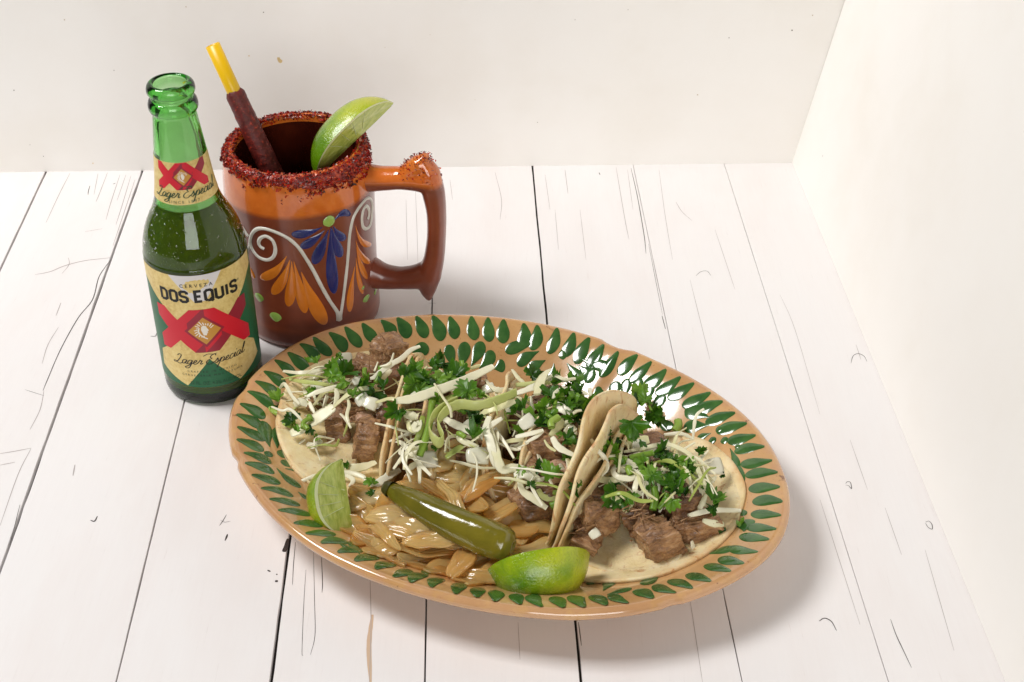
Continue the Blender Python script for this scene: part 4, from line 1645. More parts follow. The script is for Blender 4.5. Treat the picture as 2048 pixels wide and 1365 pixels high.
def meat(parent, u, v, z, size, mat='meat', seed=0, yaw=0, tilt=0, shred=0.25, rough=.11):
    c = at(u, v, z)
    rs = random.Random(seed * 7 + 3)
    n = 22
    V, F = [], []
    idx = {}

    def vid(p):
        k = tuple(np.round(p, 5))
        if k not in idx:
            idx[k] = len(V)
            V.append(np.array(p, float))
        return idx[k]
    for ax in range(3):
        for sg in (-1, 1):
            for i in range(n):
                for j in range(n):
                    q = []
                    for a, b in ((i, j), (i + 1, j), (i + 1, j + 1), (i, j + 1)):
                        p = [0, 0, 0]
                        p[ax] = sg
                        p[(ax + 1) % 3] = -1 + 2 * a / n
                        p[(ax + 2) % 3] = -1 + 2 * b / n
                        q.append(vid(p))
                    F.append(tuple(q) if sg > 0 else tuple(q[::-1]))
    P = np.array(V)
    ln = np.linalg.norm(P, axis=1, keepdims=True)
    P = P * .84 + P / ln * .24                              # eased cube
    sh = [rs.uniform(-.22, .22) for _ in range(4)]
    out = []
    for p in P:
        q = p * np.array(size) * .46
        q[0] += sh[0] * q[2] + sh[1] * q[1]
        q[1] += sh[2] * q[2]
        nv = nrm(p)
        d = rough * fnoise(q, .9, seed) * 2.4 + rough * 1.3 * fnoise(q, 2.2, seed + 1)
        fib = fnoise((q[0] * .7, q[1] * 4.2, q[2] * 4.2), 1, seed + 2)
        d += rough * (.3 + shred) * 1.15 * fib + rough * .5 * fnoise((q[0] * 3, q[1] * 8, q[2] * 8), 1, seed + 5) + rough * .35 * fnoise(q, 11, seed)
        out.append(q + nv * d)
    out = np.array(out)
    cy, sy_ = math.cos(math.radians(yaw)), math.sin(math.radians(yaw))
    ct, st_ = math.cos(math.radians(tilt)), math.sin(math.radians(tilt))
    Rz = np.array([[cy, -sy_, 0], [sy_, cy, 0], [0, 0, 1]])
    Ry = np.array([[ct, 0, st_], [0, 1, 0], [-st_, 0, ct]])
    me = mesh_from('meat_chunk', out, F, [M[mat]])
    o = link('meat_chunk', me, parent)
    o.matrix_local = Matrix.Translation(Vector((c - org(parent)) * S)) @ Matrix((Rz @ Ry).tolist()).to_4x4()
    return o


def wisps(parent, u, v, z, n, ln, mat='meat', seed=0):
    """torn fibres sticking out of a shredded chunk"""
    rs = random.Random(seed)
    c = at(u, v, z)
    its = []
    for _ in range(n):
        d = nrm([rs.gauss(0, 1), rs.gauss(-.2, 1), rs.gauss(.3, .6)])
        e = nrm([rs.gauss(0, 1), rs.gauss(0, 1), rs.gauss(0, 1)])
        p0 = c + np.array([rs.gauss(0, .35), rs.gauss(0, .35), rs.gauss(0, .2)])
        L_ = ln * rs.uniform(.5, 1.2)
        P = catmull([p0, p0 + d * L_ * .5 + e * .12, p0 + d * L_ + e * .3], 8)
        its.append(sweep(P, np.linspace(.14, .04, 8), np.linspace(.1, .03, 8), np.array([0, 0, 1.0]), 5))
    V, F, _ = merge(its)
    return part('meat_fibres', V, F, M[mat], parent)


def shred(parent, pts, wd=.28, th=.10, mat='cabbage', twist=0.0, seed=0, cup=.12, name='cabbage_shred', taper=.5, up=None, edge=None):
    """pts: (u, v, z) picture points with heights"""
    P = np.array([at(*p) for p in pts])
    n = max(12, 6 * len(pts))
    P = catmull(P, n)
    rs = random.Random(seed)
    u0 = np.array(up, float) if up is not None else nrm([rs.gauss(0, .5), -.5, .8])
    w_ = np.array([wd * .98 * (taper + (1 - taper) * math.sin(math.pi * (i + .6) / (n + .2)) ** .6) * (1 + .22 * fnoise((i * .35, seed, 0))) for i in range(n)])
    tw = rs.uniform(-1, 1) * twist
    ups = []
    T = np.gradient(P, axis=0)
    for i in range(n):
        t = nrm(T[i])
        a = tw * (i / n - .5)
        x = u0 - t * (u0 @ t)
        if edge is not None:
            x = np.cross(t, np.array(edge, float))
        x = nrm(x)
        ups.append(x * math.cos(a) + np.cross(t, x) * math.sin(a))
    V, F = sweep(P, w_, th, np.array(ups), 8, cup)
    return part(name, V, F, M[mat], parent)


# cilantro leaf meshes (shared)
def leaf_mesh(seed):
    rs = random.Random(seed)
    lobes = [(90, 1.0, 44), (90 + rs.uniform(62, 76), rs.uniform(.78, .98), 40), (90 - rs.uniform(62, 76), rs.uniform(.78, .98), 40)]
    lobes += [(90 + rs.uniform(28, 36), .86, 18), (90 - rs.uniform(28, 36), .86, 18), (90 + 112, .70, 26), (90 - 112, .70, 26)]
    ns, nr = 84, 5
    V = [(0, .12, 0)]
    fold = rs.uniform(.1, 1.0)
    curl = rs.uniform(-1.0, 1.0)
    for i in range(1, nr + 1):
        for j in range(ns):
            a = 360 * j / ns
            r_ = .16
            for c_, l_, s_ in lobes:
                d = (a - c_ + 180) % 360 - 180
                r_ = max(r_, l_ * math.exp(-(d / s_) ** 2))
            r_ *= 1 + (.075 * math.sin(math.radians(a) * 17 + seed) + .05 * math.sin(math.radians(a) * 27)) * (1 if i == nr else .4)
            k = i / nr
            x, y = r_ * k * math.cos(math.radians(a)), r_ * k * math.sin(math.radians(a))
            z = fold * abs(x) * .8 - .35 * curl * (x * x + y * y) + .07 * math.sin(6 * x + seed) * k + .06 * fnoise((x * 3, y * 3, 0), 1, seed) + .10 * k * math.sin(math.radians(a) * 5 + seed)
            V.append((x, y + .12, z))
    F = [(0, 1 + j, 1 + (j + 1) % ns) for j in range(ns)]
    for i in range(nr - 1):
        for j in range(ns):
            a = 1 + i * ns + j
            b = 1 + i * ns + (j + 1) % ns
            F.append((a, a + ns, b + ns, b))
    return mesh_from('cilantro_leaf', V, F, [M['cilantro']])


LEAVES = [leaf_mesh(s) for s in range(14)]
leaf_n = 0


def leaf(parent, u, v, z, size, az=None, tilt=None, seed=None, name='cilantro_leaf', extra=True):
    global leaf_n
    leaf_n += 1
    rs = random.Random(seed if seed is not None else leaf_n * 11)
    if extra and size > .95:
        for q in range(1 if rs.random() < .65 else 0):
            leaf(parent, u + rs.gauss(0, 15), v + rs.gauss(0, 10), z - rs.uniform(.05, .3), size * rs.uniform(.5, .8), extra=False)
    c = at(u, v, z)
    o = link(name, LEAVES[leaf_n % len(LEAVES)], parent)
    az = rs.uniform(0, 360) if az is None else az
    tl = rs.uniform(-35, 35) if tilt is None else tilt
    from mathutils import Euler
    R_ = Euler((math.radians(25 + rs.uniform(-25, 25)), math.radians(tl), 0)).to_matrix() @ Euler((0, 0, math.radians(az))).to_matrix()
    base = org(parent)
    size *= .92
    o.matrix_local = Matrix.Translation(Vector((c - base) * S)) @ R_.to_4x4() @ Matrix.Diagonal((size * .60 * rs.uniform(.7, 1.05), size * .60 * rs.uniform(.85, 1.1), size * .75, 1))
    return o


def stem(parent, a, b, wd=.3, mat='stem'):
    P = [at(*a), (at(*a) + at(*b)) / 2 + np.array([random.gauss(0, .08), random.gauss(0, .08), .06]), at(*b)]
    P = catmull(P, 12)
    V, F = sweep(P, np.full(12, wd), np.full(12, wd * .85), np.array([0, -.5, .8]), 9)
    return part('cilantro_stem', V, F, M[mat], parent)


def dice(parent, u, v, z, sx, sy, sz, yaw, tilt=20, mat='raw_onion', seed=0, name='onion_piece'):
    """curved square of onion"""
    c = at(u, v, z)
    rs = random.Random(seed)
    nx = 7
    V = []
    for side in (1, -1):
        for i in range(nx):
            for j in range(nx):
                x, y = -1 + 2 * i / (nx - 1), -1 + 2 * j / (nx - 1)
                e = 1 - .10 * (x * x * y * y)
                V.append((x * sx / 2 * e, y * sy / 2 * e * (1 + .12 * x), -.07 * sx * x * x + side * sz / 2 * (1 if max(abs(x), abs(y)) < .99 else .7) + .03 * fnoise((x, y, seed), 1.5)))
    F = grid_faces(nx, nx)
    V = [(a_ * .86, b_ * .86, c_ * .9) for a_, b_, c_ in V]
    m_ = nx * nx
    F = [f[::-1] for f in F] + [tuple(i + m_ for i in f) for f in grid_faces(nx, nx)]
    bd = [i * nx for i in range(nx)] + [(nx - 1) * nx + j for j in range(1, nx)] + [i * nx + nx - 1 for i in range(nx - 2, -1, -1)] + [j for j in range(nx - 2, 0, -1)]
    for i in range(len(bd)):
        a, b = bd[i], bd[(i + 1) % len(bd)]
        F.append((a, b, b + m_, a + m_))
    me = mesh_from(name, V, F, [M[mat]])
    o = link(name, me, parent)
    from mathutils import Euler
    R_ = Euler((math.radians(tilt), math.radians(rs.uniform(-25, 25)), math.radians(yaw))).to_matrix()
    o.matrix_local = Matrix.Translation(Vector((c - org(parent)) * S)) @ R_.to_4x4()
    return o


def scatter_shreds(parent, region, n, seed, zf, ln=(1.6, 4.2), wd=(.09, .28)):
    n = int(n * 1.05)
    """loose shreds lying over the mound; region: list of picture centres"""
    rs = random.Random(seed)
    for k in range(n):
        u, v, su, sv = rs.choice(region)
        c = at(u + rs.gauss(0, su), v + rs.gauss(0, sv), zf)
        a = rs.uniform(0, math.pi)
        L_ = rs.uniform(*ln)
        d = np.array([math.cos(a), math.sin(a), 0])
        e = np.array([-d[1], d[0], 0])
        zz = zf + rs.uniform(-.8, .35)
        pts = []
        b1, b2 = rs.gauss(0, .55), rs.gauss(0, .4)
        for t in (-.5, -.2, .15, .5):
            p = c + d * L_ * t + e * (b1 * (t * t * 4 - .5) + b2 * t)
            p[2] = zz + .25 * math.cos(t * 3) + rs.gauss(0, .16) - .5 * abs(t)
            p[2] = max(p[2], plate_z(p) + .25)
            pts.append(p)
        P = catmull(pts, 18)
        u0 = nrm([rs.gauss(0, .6), rs.gauss(-.3, .5), .7])
        w0 = rs.uniform(*wd)
        w_ = np.array([w0 * (.45 + .55 * math.sin(math.pi * (i + .6) / 18.2) ** .6) * (1 + .25 * fnoise((i * .4, k, seed))) for i in range(18)])
        V, F = sweep(P, w_, rs.uniform(.05, .09), u0, 8, .15)
        part('cabbage_shred', V, F, M['cabbage'] if rs.random() < .82 else M['cabbage_green'], parent)


def zz2(x, y):
    return (540 + x / 4.55, 670 + y / 4.55)


def zz3(x, y):
    return (770 + x / 5.25, 690 + y / 5.25)


def zz4(x, y):
    return (980 + x / 4.267, 740 + y / 4.267)


def zz6(x, y):
    return (1100 + x / 4.55, 880 + y / 4.55)


def zz8(x, y):
    return (560 + x / 3.2, 900 + y / 3.2)


TG = 'tacos on the oval plate'
# ---- taco 1: open, leaning over the left rim
t1 = thing('taco', 'leftmost taco lying open with brown meat cubes and a large cilantro leaf', 'taco', (-7.5, 67.5, 1.0), TG)
tortilla(t1, (-6.5, 66.7, 1.0), 10, 11, 93, 1.7, R=6.3, seed=1, curlL=.02, wave=.16)
tortilla(t1, (-6.3, 66.4, .85), 10, 12, 92, 1.75, R=6.3, seed=2, curlL=.02, wave=.16)
ZT = 2.6
for x, y, z, sz, mt, yw, tl in [(460, 600, 2.6, (1.9, 1.3, 1.1), 'meat', 20, 10), (600, 850, 2.3, (1.25, 1.1, 1.35), 'meat', 10, 0), (875, 960, 2.5, (1.3, 1.5, 2.1), 'meat', -4, 6), (730, 700, 2.9, (1.4, 1.2, 1.0), 'meat', 30, 25),
                                (690, 720, 3.0, (.7, 1.3, .8), 'meat_pink', 60, 25), (880, 760, 3.0, (1.5, .9, .6), 'meat_pink', 35, 20), (1030, 750, 2.9, (1.0, 1.3, 1.5), 'meat_dark', 10, 0), (860, 300, 3.4, (2.0, 1.4, 1.2), 'meat', -20, 10),
                                (1090, 140, 4.2, (1.7, 1.8, 1.5), 'meat', 40, 10), (960, 880, 2.2, (1.3, 1.2, 1.2), 'meat_dark', 20, 0), (760, 560, 2.6, (1.8, 1.5, 1.0), 'meat_dark', 0, 0), (1080, 400, 3.3, (1.3, 1.3, 1.3), 'meat_dark', 0, 0)]:
    meat(t1, *zz2(x, y), z, sz, mt, seed=int(x + y), yaw=yw, tilt=tl)
wisps(t1, *zz2(1090, 120), 4.6, 26, .9, 'meat', 1)
wisps(t1, *zz2(860, 330), 3.9, 12, .8, 'meat', 2)
wisps(t1, *zz2(760, 750), 3.3, 10, .7, 'meat', 3)
scatter_shreds(t1, [(*zz2(520, 420), 30, 14), (*zz2(640, 560), 36, 16), (*zz2(380, 500), 16, 12), (*zz2(900, 520), 24, 14)], 34, 11, 3.4)
scatter_shreds(t1, [(*zz2(400, 640), 16, 10), (*zz2(480, 980), 14, 8)], 6, 12, 2.6, (1.2, 2.4))
for pts, wd, mt in [([(1365, 105, 5.2), (1280, 140, 5.2), (1200, 215, 5.1), (1100, 270, 4.9), (1020, 330, 4.6), (960, 380, 4.3), (915, 400, 4.0)], .36, 'cabbage'),
                    ([(945, 482, 4.2), (850, 490, 4.2), (760, 515, 4.2), (690, 560, 4.0), (620, 620, 3.8), (560, 680, 3.6)], .38, 'cabbage'),
                    ([(330, 565, 3.7), (430, 522, 3.9), (540, 490, 4.0), (650, 460, 4.0)], .32, 'cabbage'),
                    ([(15, 655, 3.4), (110, 690, 3.7), (180, 678, 3.8), (250, 735, 3.6), (302, 795, 3.3)], .2, 'cabbage'),
                    ([(655, 1195, 1.6), (760, 1215, 1.8), (860, 1200, 1.8), (965, 1160, 1.8)], .55, 'cabbage'),
                    ([(700, 560, 3.9), (720, 640, 3.8), (700, 740, 3.6), (735, 850, 3.3)], .22, 'cabbage'),
                    ([(640, 720, 3.4), (680, 760, 3.5), (720, 830, 3.2)], .2, 'cabbage'),
                    ([(1125, 170, 5.0), (1090, 260, 5.0), (1000, 290, 4.8)], .18, 'cabbage'), ([(980, 250, 4.8), (950, 330, 4.6)], .2, 'cabbage'),
                    ([(1100, 320, 4.3), (1050, 370, 4.2), (1010, 420, 4.0)], .36, 'cabbage'), ([(600, 490, 4.0), (610, 560, 3.9), (590, 650, 3.6)], .34, 'cabbage'),
                    ([(300, 470, 3.3), (360, 430, 3.5), (450, 450, 3.5)], .5, 'cabbage'), ([(380, 400, 3.2), (430, 360, 3.4), (510, 350, 3.4)], .8, 'cabbage'),
                    ([(220, 640, 3.0), (280, 610, 3.2), (340, 640, 3.0)], .5, 'cabbage'), ([(340, 990, 2.4), (400, 1010, 2.5), (470, 960, 2.6)], .4, 'cabbage'), ([(250, 1000, 2.3), (320, 950, 2.5)], .22, 'cabbage')]:
    shred(t1, [(*zz2(x, y), z) for x, y, z in pts], wd, .10, mt, 1.2, int(pts[0][0]))
shred(t1, [(*zz2(185, 905), 2.9), (*zz2(300, 850), 3.1), (*zz2(400, 780), 3.2), (*zz2(510, 705), 3.5), (*zz2(585, 655), 3.7)], .95, .09, 'cabbage', .3, 5, .06, taper=.35)
for x, y, z, s_ in [(560, 300, 4.2, 1.7), (660, 350, 4.4, 1.9), (560, 380, 4.1, 1.5), (690, 420, 4.3, 1.2), (800, 460, 4.2, 1.3), (900, 440, 4.2, 1.3), (960, 520, 4.1, 1.5), (1020, 480, 4.2, 1.2), (760, 560, 4.1, .9), (620, 215, 3.9, .8), (240, 880, 3.3, .7), (380, 850, 3.4, .9), (200, 790, 3.2, 1.2), (410, 950, 2.8, .7), (340, 520, 3.9, .7), (420, 500, 3.8, .6), (690, 1165, 1.9, .6)]:
    leaf(t1, *zz2(x, y), z, s_)
for a, b in [((345, 860, 3.4), (310, 830, 3.4)), ((865, 385, 4.2), (865, 310, 4.3)), ((960, 440, 4.2), (1000, 290, 4.6)), ((350, 740, 3.3), (370, 780, 3.3)), ((300, 850, 3.3), (360, 760, 3.4))]:
    stem(t1, (*zz2(a[0], a[1]), a[2]), (*zz2(b[0], b[1]), b[2]))
for x, y, z, s_, yw in [(680, 215, 3.6, 1.1, 10), (840, 590, 4.0, 1.0, 30), (910, 620, 4.0, 1.1, -20), (430, 470, 3.6, .9, 15), (800, 420, 4.2, .8, 40), (980, 640, 3.6, .7, 10)]:
    dice(t1, *zz2(x, y), z, s_, s_ * .8, .13, yw, 30, seed=int(x))

# ---- taco 2: upright, second from the left
t2 = thing('taco', 'upright taco second from the left with a wide pale cabbage strip across it', 'taco', (-3.0, 65.5, 1.0), TG)
tortilla(t2, (-1.35, 64.7, .95), 9, 60, 96, .5, R=5.8, seed=3, rf=1.8, wave=.28)
tortilla(t2, (-1.15, 64.4, .75), 10, 60, 98, .5, R=5.7, seed=4, rf=2.0, wave=.28)
for x, y, z, sz, mt, yw in [(730, 760, 4.0, (2.0, 1.4, 1.2), 'meat_dark', 10), (680, 880, 3.6, (1.9, 1.4, 1.3), 'meat_dark', -10), (560, 1070, 3.2, (1.8, 1.0, .9), 'meat', 30), (950, 420, 4.3, (1.5, 1.2, 1.0), 'meat', 0), (900, 640, 4.0, (1.8, 1.4, 1.4), 'meat_dark', 0), (480, 760, 3.6, (1.7, 1.5, 1.2), 'meat_dark', 0), (780, 1200, 2.6, (1.8, 1.2, 1.2), 'meat_dark', 20), (1050, 1150, 3.2, (1.5, 1.4, 1.2), 'meat', 0), (500, 450, 4.0, (2.2, 1.8, 1.4), 'meat_dark', 0), (1000, 900, 3.6, (1.6, 1.6, 1.4), 'meat_dark', 0)]:
    meat(t2, *zz3(x, y), z, sz, mt, seed=int(x + 2 * y), yaw=yw, shred=.6)
wisps(t2, *zz3(720, 780), 4.5, 14, .9, 'meat_dark', 4)
scatter_shreds(t2, [(*zz3(700, 500), 38, 16), (*zz3(400, 800), 26, 18), (*zz3(1000, 800), 24, 20), (*zz3(820, 1050), 22, 14), (*zz3(300, 1100), 10, 8)], 34, 21, 4.6)
for pts, wd, mt in [([(115, 590, 6.3), (300, 565, 6.3), (500, 500, 6.3), (750, 410, 6.2), (950, 320, 6.1), (1140, 225, 6.0)], .62, 'cabbage'),
                    ([(520, 410, 6.6), (600, 540, 6.7), (680, 660, 6.6), (698, 765, 6.2)], .24, 'cabbage'), ([(600, 760, 5.4), (720, 830, 5.4), (850, 890, 5.3), (925, 940, 5.2)], .5, 'cabbage'),
                    ([(1095, 755, 5.8), (1060, 880, 5.7), (1100, 1000, 5.5), (1130, 1120, 5.2), (1170, 1260, 4.6), (1300, 1330, 4.0)], .5, 'cabbage'),
                    ([(960, 940, 5.2), (1100, 850, 5.6), (1230, 770, 5.8)], .34, 'cabbage'), ([(240, 800, 5.4), (260, 880, 5.3), (330, 920, 5.2)], .3, 'cabbage'), ([(290, 830, 5.5), (330, 870, 5.4), (360, 800, 5.4)], .6, 'cabbage'),
                    ([(320, 1040, 4.6), (370, 900, 5.2), (400, 750, 5.5)], .42, 'cabbage_green'), ([(190, 1190, 3.6), (290, 1150, 4.0), (350, 1110, 4.2)], .4, 'cabbage'), ([(245, 1310, 3.2), (330, 1240, 3.5)], .4, 'cabbage'),
                    ([(640, 1190, 4.2), (740, 1110, 4.5), (830, 1060, 4.7)], .5, 'cabbage_green'), ([(760, 960, 5.0), (820, 1010, 5.0), (980, 1080, 4.7)], .38, 'cabbage'), ([(950, 455, 5.6), (1080, 540, 6.3), (1160, 640, 6.4), (1180, 740, 6.2)], .10, 'cabbage_green'),
                    ([(1060, 370, 5.5), (1120, 440, 5.6), (1200, 480, 5.6), (1340, 480, 5.5)], .42, 'cabbage'), ([(380, 290, 5.5), (440, 230, 5.5)], .3, 'cabbage'), ([(900, 250, 5.4), (1000, 215, 5.4)], .25, 'cabbage'), ([(610, 280, 5.4), (730, 250, 5.4)], .2, 'cabbage'),
                    ([(270, 540, 5.6), (400, 470, 5.7), (520, 440, 5.7)], .4, 'cabbage'), ([(1000, 740, 5.3), (1100, 680, 5.7), (1230, 640, 5.9), (1365, 590, 6.0)], .5, 'cabbage'), ([(190, 700, 5.5), (260, 740, 5.5), (330, 760, 5.4)], .6, 'cabbage'), ([(560, 600, 5.7), (680, 560, 5.8), (790, 520, 5.8)], .4, 'cabbage_green')]:
    shred(t2, [(*zz3(x, y), z) for x, y, z in pts], wd, .12, mt, .9, int(pts[0][0] + pts[0][1]))
shred(t2, [(*zz3(x, y), z) for x, y, z in [(1380, 500, 6.3), (1250, 555, 6.4), (1100, 610, 6.4), (950, 640, 6.4), (800, 625, 6.4), (690, 660, 6.4), (600, 740, 6.3), (555, 820, 6.2), (580, 900, 6.1), (612, 980, 6.0), (575, 1030, 6.0), (505, 985, 6.1), (465, 880, 6.2), (500, 760, 6.3), (600, 660, 6.4), (760, 580, 6.3)]],
      .68, .10, 'cabbage_green', 0, 3, 0, taper=.8, edge=(0.0, .25, .95))
for x, y, z, s_ in [(200, 330, 5.9, 1.5), (300, 260, 5.9, 1.2), (320, 400, 6.0, 1.7), (360, 460, 5.9, 1.3), (450, 360, 6.0, 1.5), (540, 370, 6.0, 1.5), (640, 350, 5.9, 1.2), (610, 190, 5.7, 1.3), (500, 240, 5.8, 1.2), (760, 340, 5.8, 1.7), (830, 290, 5.7, 1.4), (880, 500, 6.3, 1.8), (980, 540, 6.1, .9), (780, 700, 5.7, 1.0), (870, 725, 5.7, 1.2), (920, 990, 5.3, 1.6), (140, 690, 5.7, 1.5), (450, 1050, 4.6, 1.1), (560, 600, 5.8, 1.2), (960, 840, 5.0, .9), (430, 150 + 250, 6.0, 1.0)]:
    leaf(t2, *zz3(x, y), z, s_)
stem(t2, (*zz3(500, 585), 6.4), (*zz3(362, 1170), 4.4), .42)
stem(t2, (*zz3(400, 300), 6.0), (*zz3(540, 350), 6.0), .26)
stem(t2, (*zz3(760, 930), 5.2), (*zz3(840, 970), 5.2), .3)
for x, y, z, s_, yw in [(970, 1165, 4.6, 1.5, 8), (440, 1205, 4.0, 1.5, 20), (875, 845, 5.3, .9, 40), (1100, 930, 5.0, 1.4, 60), (1080, 460, 5.4, .9, 0), (900, 520, 5.3, 1.0, 30), (330, 860, 5.0, 1.0, 0)]:
    dice(t2, *zz3(x, y), z, s_, s_ * .75, .18, yw, 30, seed=int(x + y))

# ---- taco 3: upright, second from the right
t3 = thing('taco', 'upright taco second from the right heaped with cilantro behind two tall tortilla walls', 'taco', (2.6, 64.3, 1.0), TG)
tortilla(t3, (3.7, 62.1, .95), 27, 82, 93, -.6, R=6.1, seed=5, rf=1.7, wave=.26)
tortilla(t3, (3.95, 61.5, .8), 28, 80, 91, -.6, R=5.8, seed=6, rf=1.9, wave=.26)
for x, y, z, sz, mt, yw in [(470, 680, 4.4, (1.9, 1.6, 1.9), 'meat', 15), (400, 830, 3.9, (1.5, 1.2, 1.0), 'meat', 0), (620, 890, 3.8, (1.6, 1.3, 1.5), 'meat_pink', 20), (380, 1180, 2.6, (1.6, 1.5, 1.6), 'meat_dark', 10), (310, 1130, 2.8, (1.4, 1.2, 1.0), 'meat', 30), (500, 1120, 2.9, (1.4, 1.3, 1.2), 'meat_dark', 0), (620, 720, 4.2, (1.0, 1.2, 1.2), 'meat_dark', 0), (480, 1000, 3.2, (1.7, 1.5, 1.2), 'meat_dark', 0), (600, 500, 4.2, (1.8, 1.6, 1.4), 'meat_dark', 0), (500, 300, 4.2, (1.8, 1.6, 1.4), 'meat_dark', 0)]:
    meat(t3, *zz4(x, y), z, sz, mt, seed=int(3 * x + y), yaw=yw, shred=.5)
scatter_shreds(t3, [(*zz4(350, 250), 30, 14), (*zz4(600, 350), 24, 18), (*zz4(480, 500), 14, 20), (*zz4(420, 950), 14, 12)], 26, 31, 4.8)
for pts, wd, mt in [([(190, 0, 5.6), (240, 70, 5.6), (290, 110, 5.6)], .3, 'cabbage'), ([(200, 210, 5.8), (320, 170, 5.8), (460, 110, 5.8), (560, 50, 5.7)], .5, 'cabbage'), ([(220, 130, 5.7), (400, 120, 5.8), (520, 110, 5.8)], .36, 'cabbage_green'),
                    ([(400, 210, 6.0), (440, 80, 6.0), (500, 0, 5.8)], .7, 'cabbage'), ([(470, 80, 5.9), (550, 50, 5.9), (640, 85, 5.9), (730, 75, 5.8)], .26, 'cabbage'), ([(540, 250, 6.0), (570, 185, 6.1), (660, 165, 6.0), (740, 170, 5.9), (830, 210, 5.8)], .3, 'cabbage'),
                    ([(555, 285, 5.9), (620, 335, 5.9), (690, 375, 5.8)], .55, 'cabbage'), ([(850, 155, 5.8), (858, 225, 5.7)], .26, 'cabbage'), ([(690, 395, 5.8), (735, 355, 5.9), (782, 348, 5.9)], .22, 'cabbage'), ([(515, 570, 5.4), (580, 490, 5.5), (625, 430, 5.6)], .5, 'cabbage'),
                    ([(530, 575, 5.5), (590, 665, 5.4), (725, 735, 5.3)], .42, 'cabbage'), ([(215, 575, 5.3), (350, 545, 5.5), (455, 515, 5.6)], .32, 'cabbage'), ([(300, 625, 5.3), (390, 575, 5.4), (455, 520, 5.5)], .26, 'cabbage'), ([(465, 600, 5.4), (500, 655, 5.3), (560, 695, 5.2)], .2, 'cabbage'),
                    ([(-10, 420, 5.5), (10, 560, 5.4), (50, 700, 5.2), (100, 845, 4.6), (200, 840, 4.4), (300, 865, 4.3), (385, 920, 4.0), (470, 990, 3.6)], .55, 'cabbage'), ([(250, 920, 4.2), (275, 1030, 3.9), (370, 1100, 3.6), (485, 1182, 3.2)], .5, 'cabbage'), ([(205, 910, 4.2), (290, 890, 4.4), (360, 930, 4.2)], .6, 'cabbage'),
                    ([(410, 1020, 3.8), (450, 1080, 3.6), (520, 1100, 3.5), (600, 1090, 3.5)], .4, 'cabbage_green'), ([(660, 760, 4.9), (680, 840, 4.7), (670, 900, 4.5)], .4, 'cabbage'), ([(640, 500, 5.2), (660, 460, 5.3), (700, 420, 5.4)], .45, 'cabbage'), ([(640, 540, 5.2), (690, 500, 5.3), (730, 520, 5.3)], .5, 'cabbage'),
                    ([(350, 230, 5.5), (360, 340, 5.4), (380, 330, 5.4)], .26, 'cabbage'), ([(380, 330, 5.3), (440, 295, 5.4), (500, 310, 5.4)], .45, 'cabbage'), ([(920, 240, 5.6), (960, 215, 5.6), (1010, 225, 5.5)], .26, 'cabbage_green'), ([(740, 170, 5.7), (800, 230, 5.6)], .3, 'cabbage'), ([(150, 200, 5.8), (150, 320, 5.6), (165, 380, 5.3)], .34, 'cabbage')]:
    shred(t3, [(*zz4(x, y), z) for x, y, z in pts], wd, .11, mt, .9, int(abs(pts[0][0] * 2 + pts[0][1])))
for x, y, z, s_ in [(350, 60, 5.5, 1.6), (690, 110, 5.6, 1.7), (600, 90, 5.5, 1.3), (650, 240, 5.9, 1.7), (740, 290, 5.8, 1.8), (840, 250, 5.7, 1.7), (830, 330, 5.6, 1.6), (770, 200, 5.8, 1.4), (510, 230, 5.8, 1.5), (470, 320, 5.6, 1.3), (280, 340, 5.5, 1.5), (390, 380, 5.6, 1.6), (480, 400, 5.6, 1.4), (450, 460, 5.5, 1.1), (640, 600, 5.5, 1.4), (735, 640, 5.5, 1.7), (700, 420, 5.6, 1.0), (520, 920, 4.5, 1.7), (430, 870, 4.4, 1.1), (770, 420, 5.3, 1.2), (950, 260, 5.5, 1.1), (340, 1000, 4.4, .7), (800, 370, 5.6, 1.2), (900, 330, 5.6, 1.2), (660, 320, 5.9, 1.0), (560, 180, 5.9, .9), (270, 830, 4.6, .9), (650, 780, 4.6, 1.0)]:
    leaf(t3, *zz4(x, y), z, s_)
for a, b, w_ in [((525, 495, 5.7), (585, 405, 5.8), .42), ((615, 250, 6.1), (618, 190, 6.1), .4), ((515, 1165, 3.4), (590, 1130, 3.5), .42), ((540, 1048, 3.9), (630, 1048, 3.9), .28), ((545, 330, 5.9), (560, 230, 5.9), .22), ((480, 380, 5.8), (540, 420, 5.8), .24)]:
    stem(t3, (*zz4(a[0], a[1]), a[2]), (*zz4(b[0], b[1]), b[2]), w_)
for x, y, z, s_, yw in [(315, 445, 5.7, 1.1, 30), (680, 530, 5.2, .9, 10), (600, 850, 4.4, .8, 50), (850, 380, 5.3, 1.0, 0)]:
    dice(t3, *zz4(x, y), z, s_, s_ * .8, .15, yw, 30, seed=int(x + y))

scatter_shreds(t3, [(1050, 880, 12, 22), (1075, 930, 14, 18), (1040, 830, 12, 14)], 12, 33, 4.2)
for u_, v_, z_, s_ in [(1052, 868, 4.4, 1.2), (1066, 905, 4.2, 1.1), (1046, 920, 3.8, 1.0), (1090, 850, 5.2, 1.4)]:
    leaf(t3, u_, v_, z_, s_)
for u_, v_, z_, sd_ in [(1048, 900, 3.2, 71), (1040, 850, 3.6, 72), (1062, 950, 2.8, 73)]:
    meat(t3, u_, v_, z_, (1.6, 1.5, 1.5), 'meat_dark', seed=sd_, yaw=sd_ * 7)
for u_, v_, z_, sd_ in [(1056, 880, 4.2, 5), (1034, 890, 3.8, 9)]:
    dice(t3, u_, v_, z_, 1.0, .8, .15, sd_ * 20, 30, seed=sd_)
scatter_shreds(t2, [(985, 860, 12, 18), (960, 800, 14, 12)], 10, 23, 5.0)

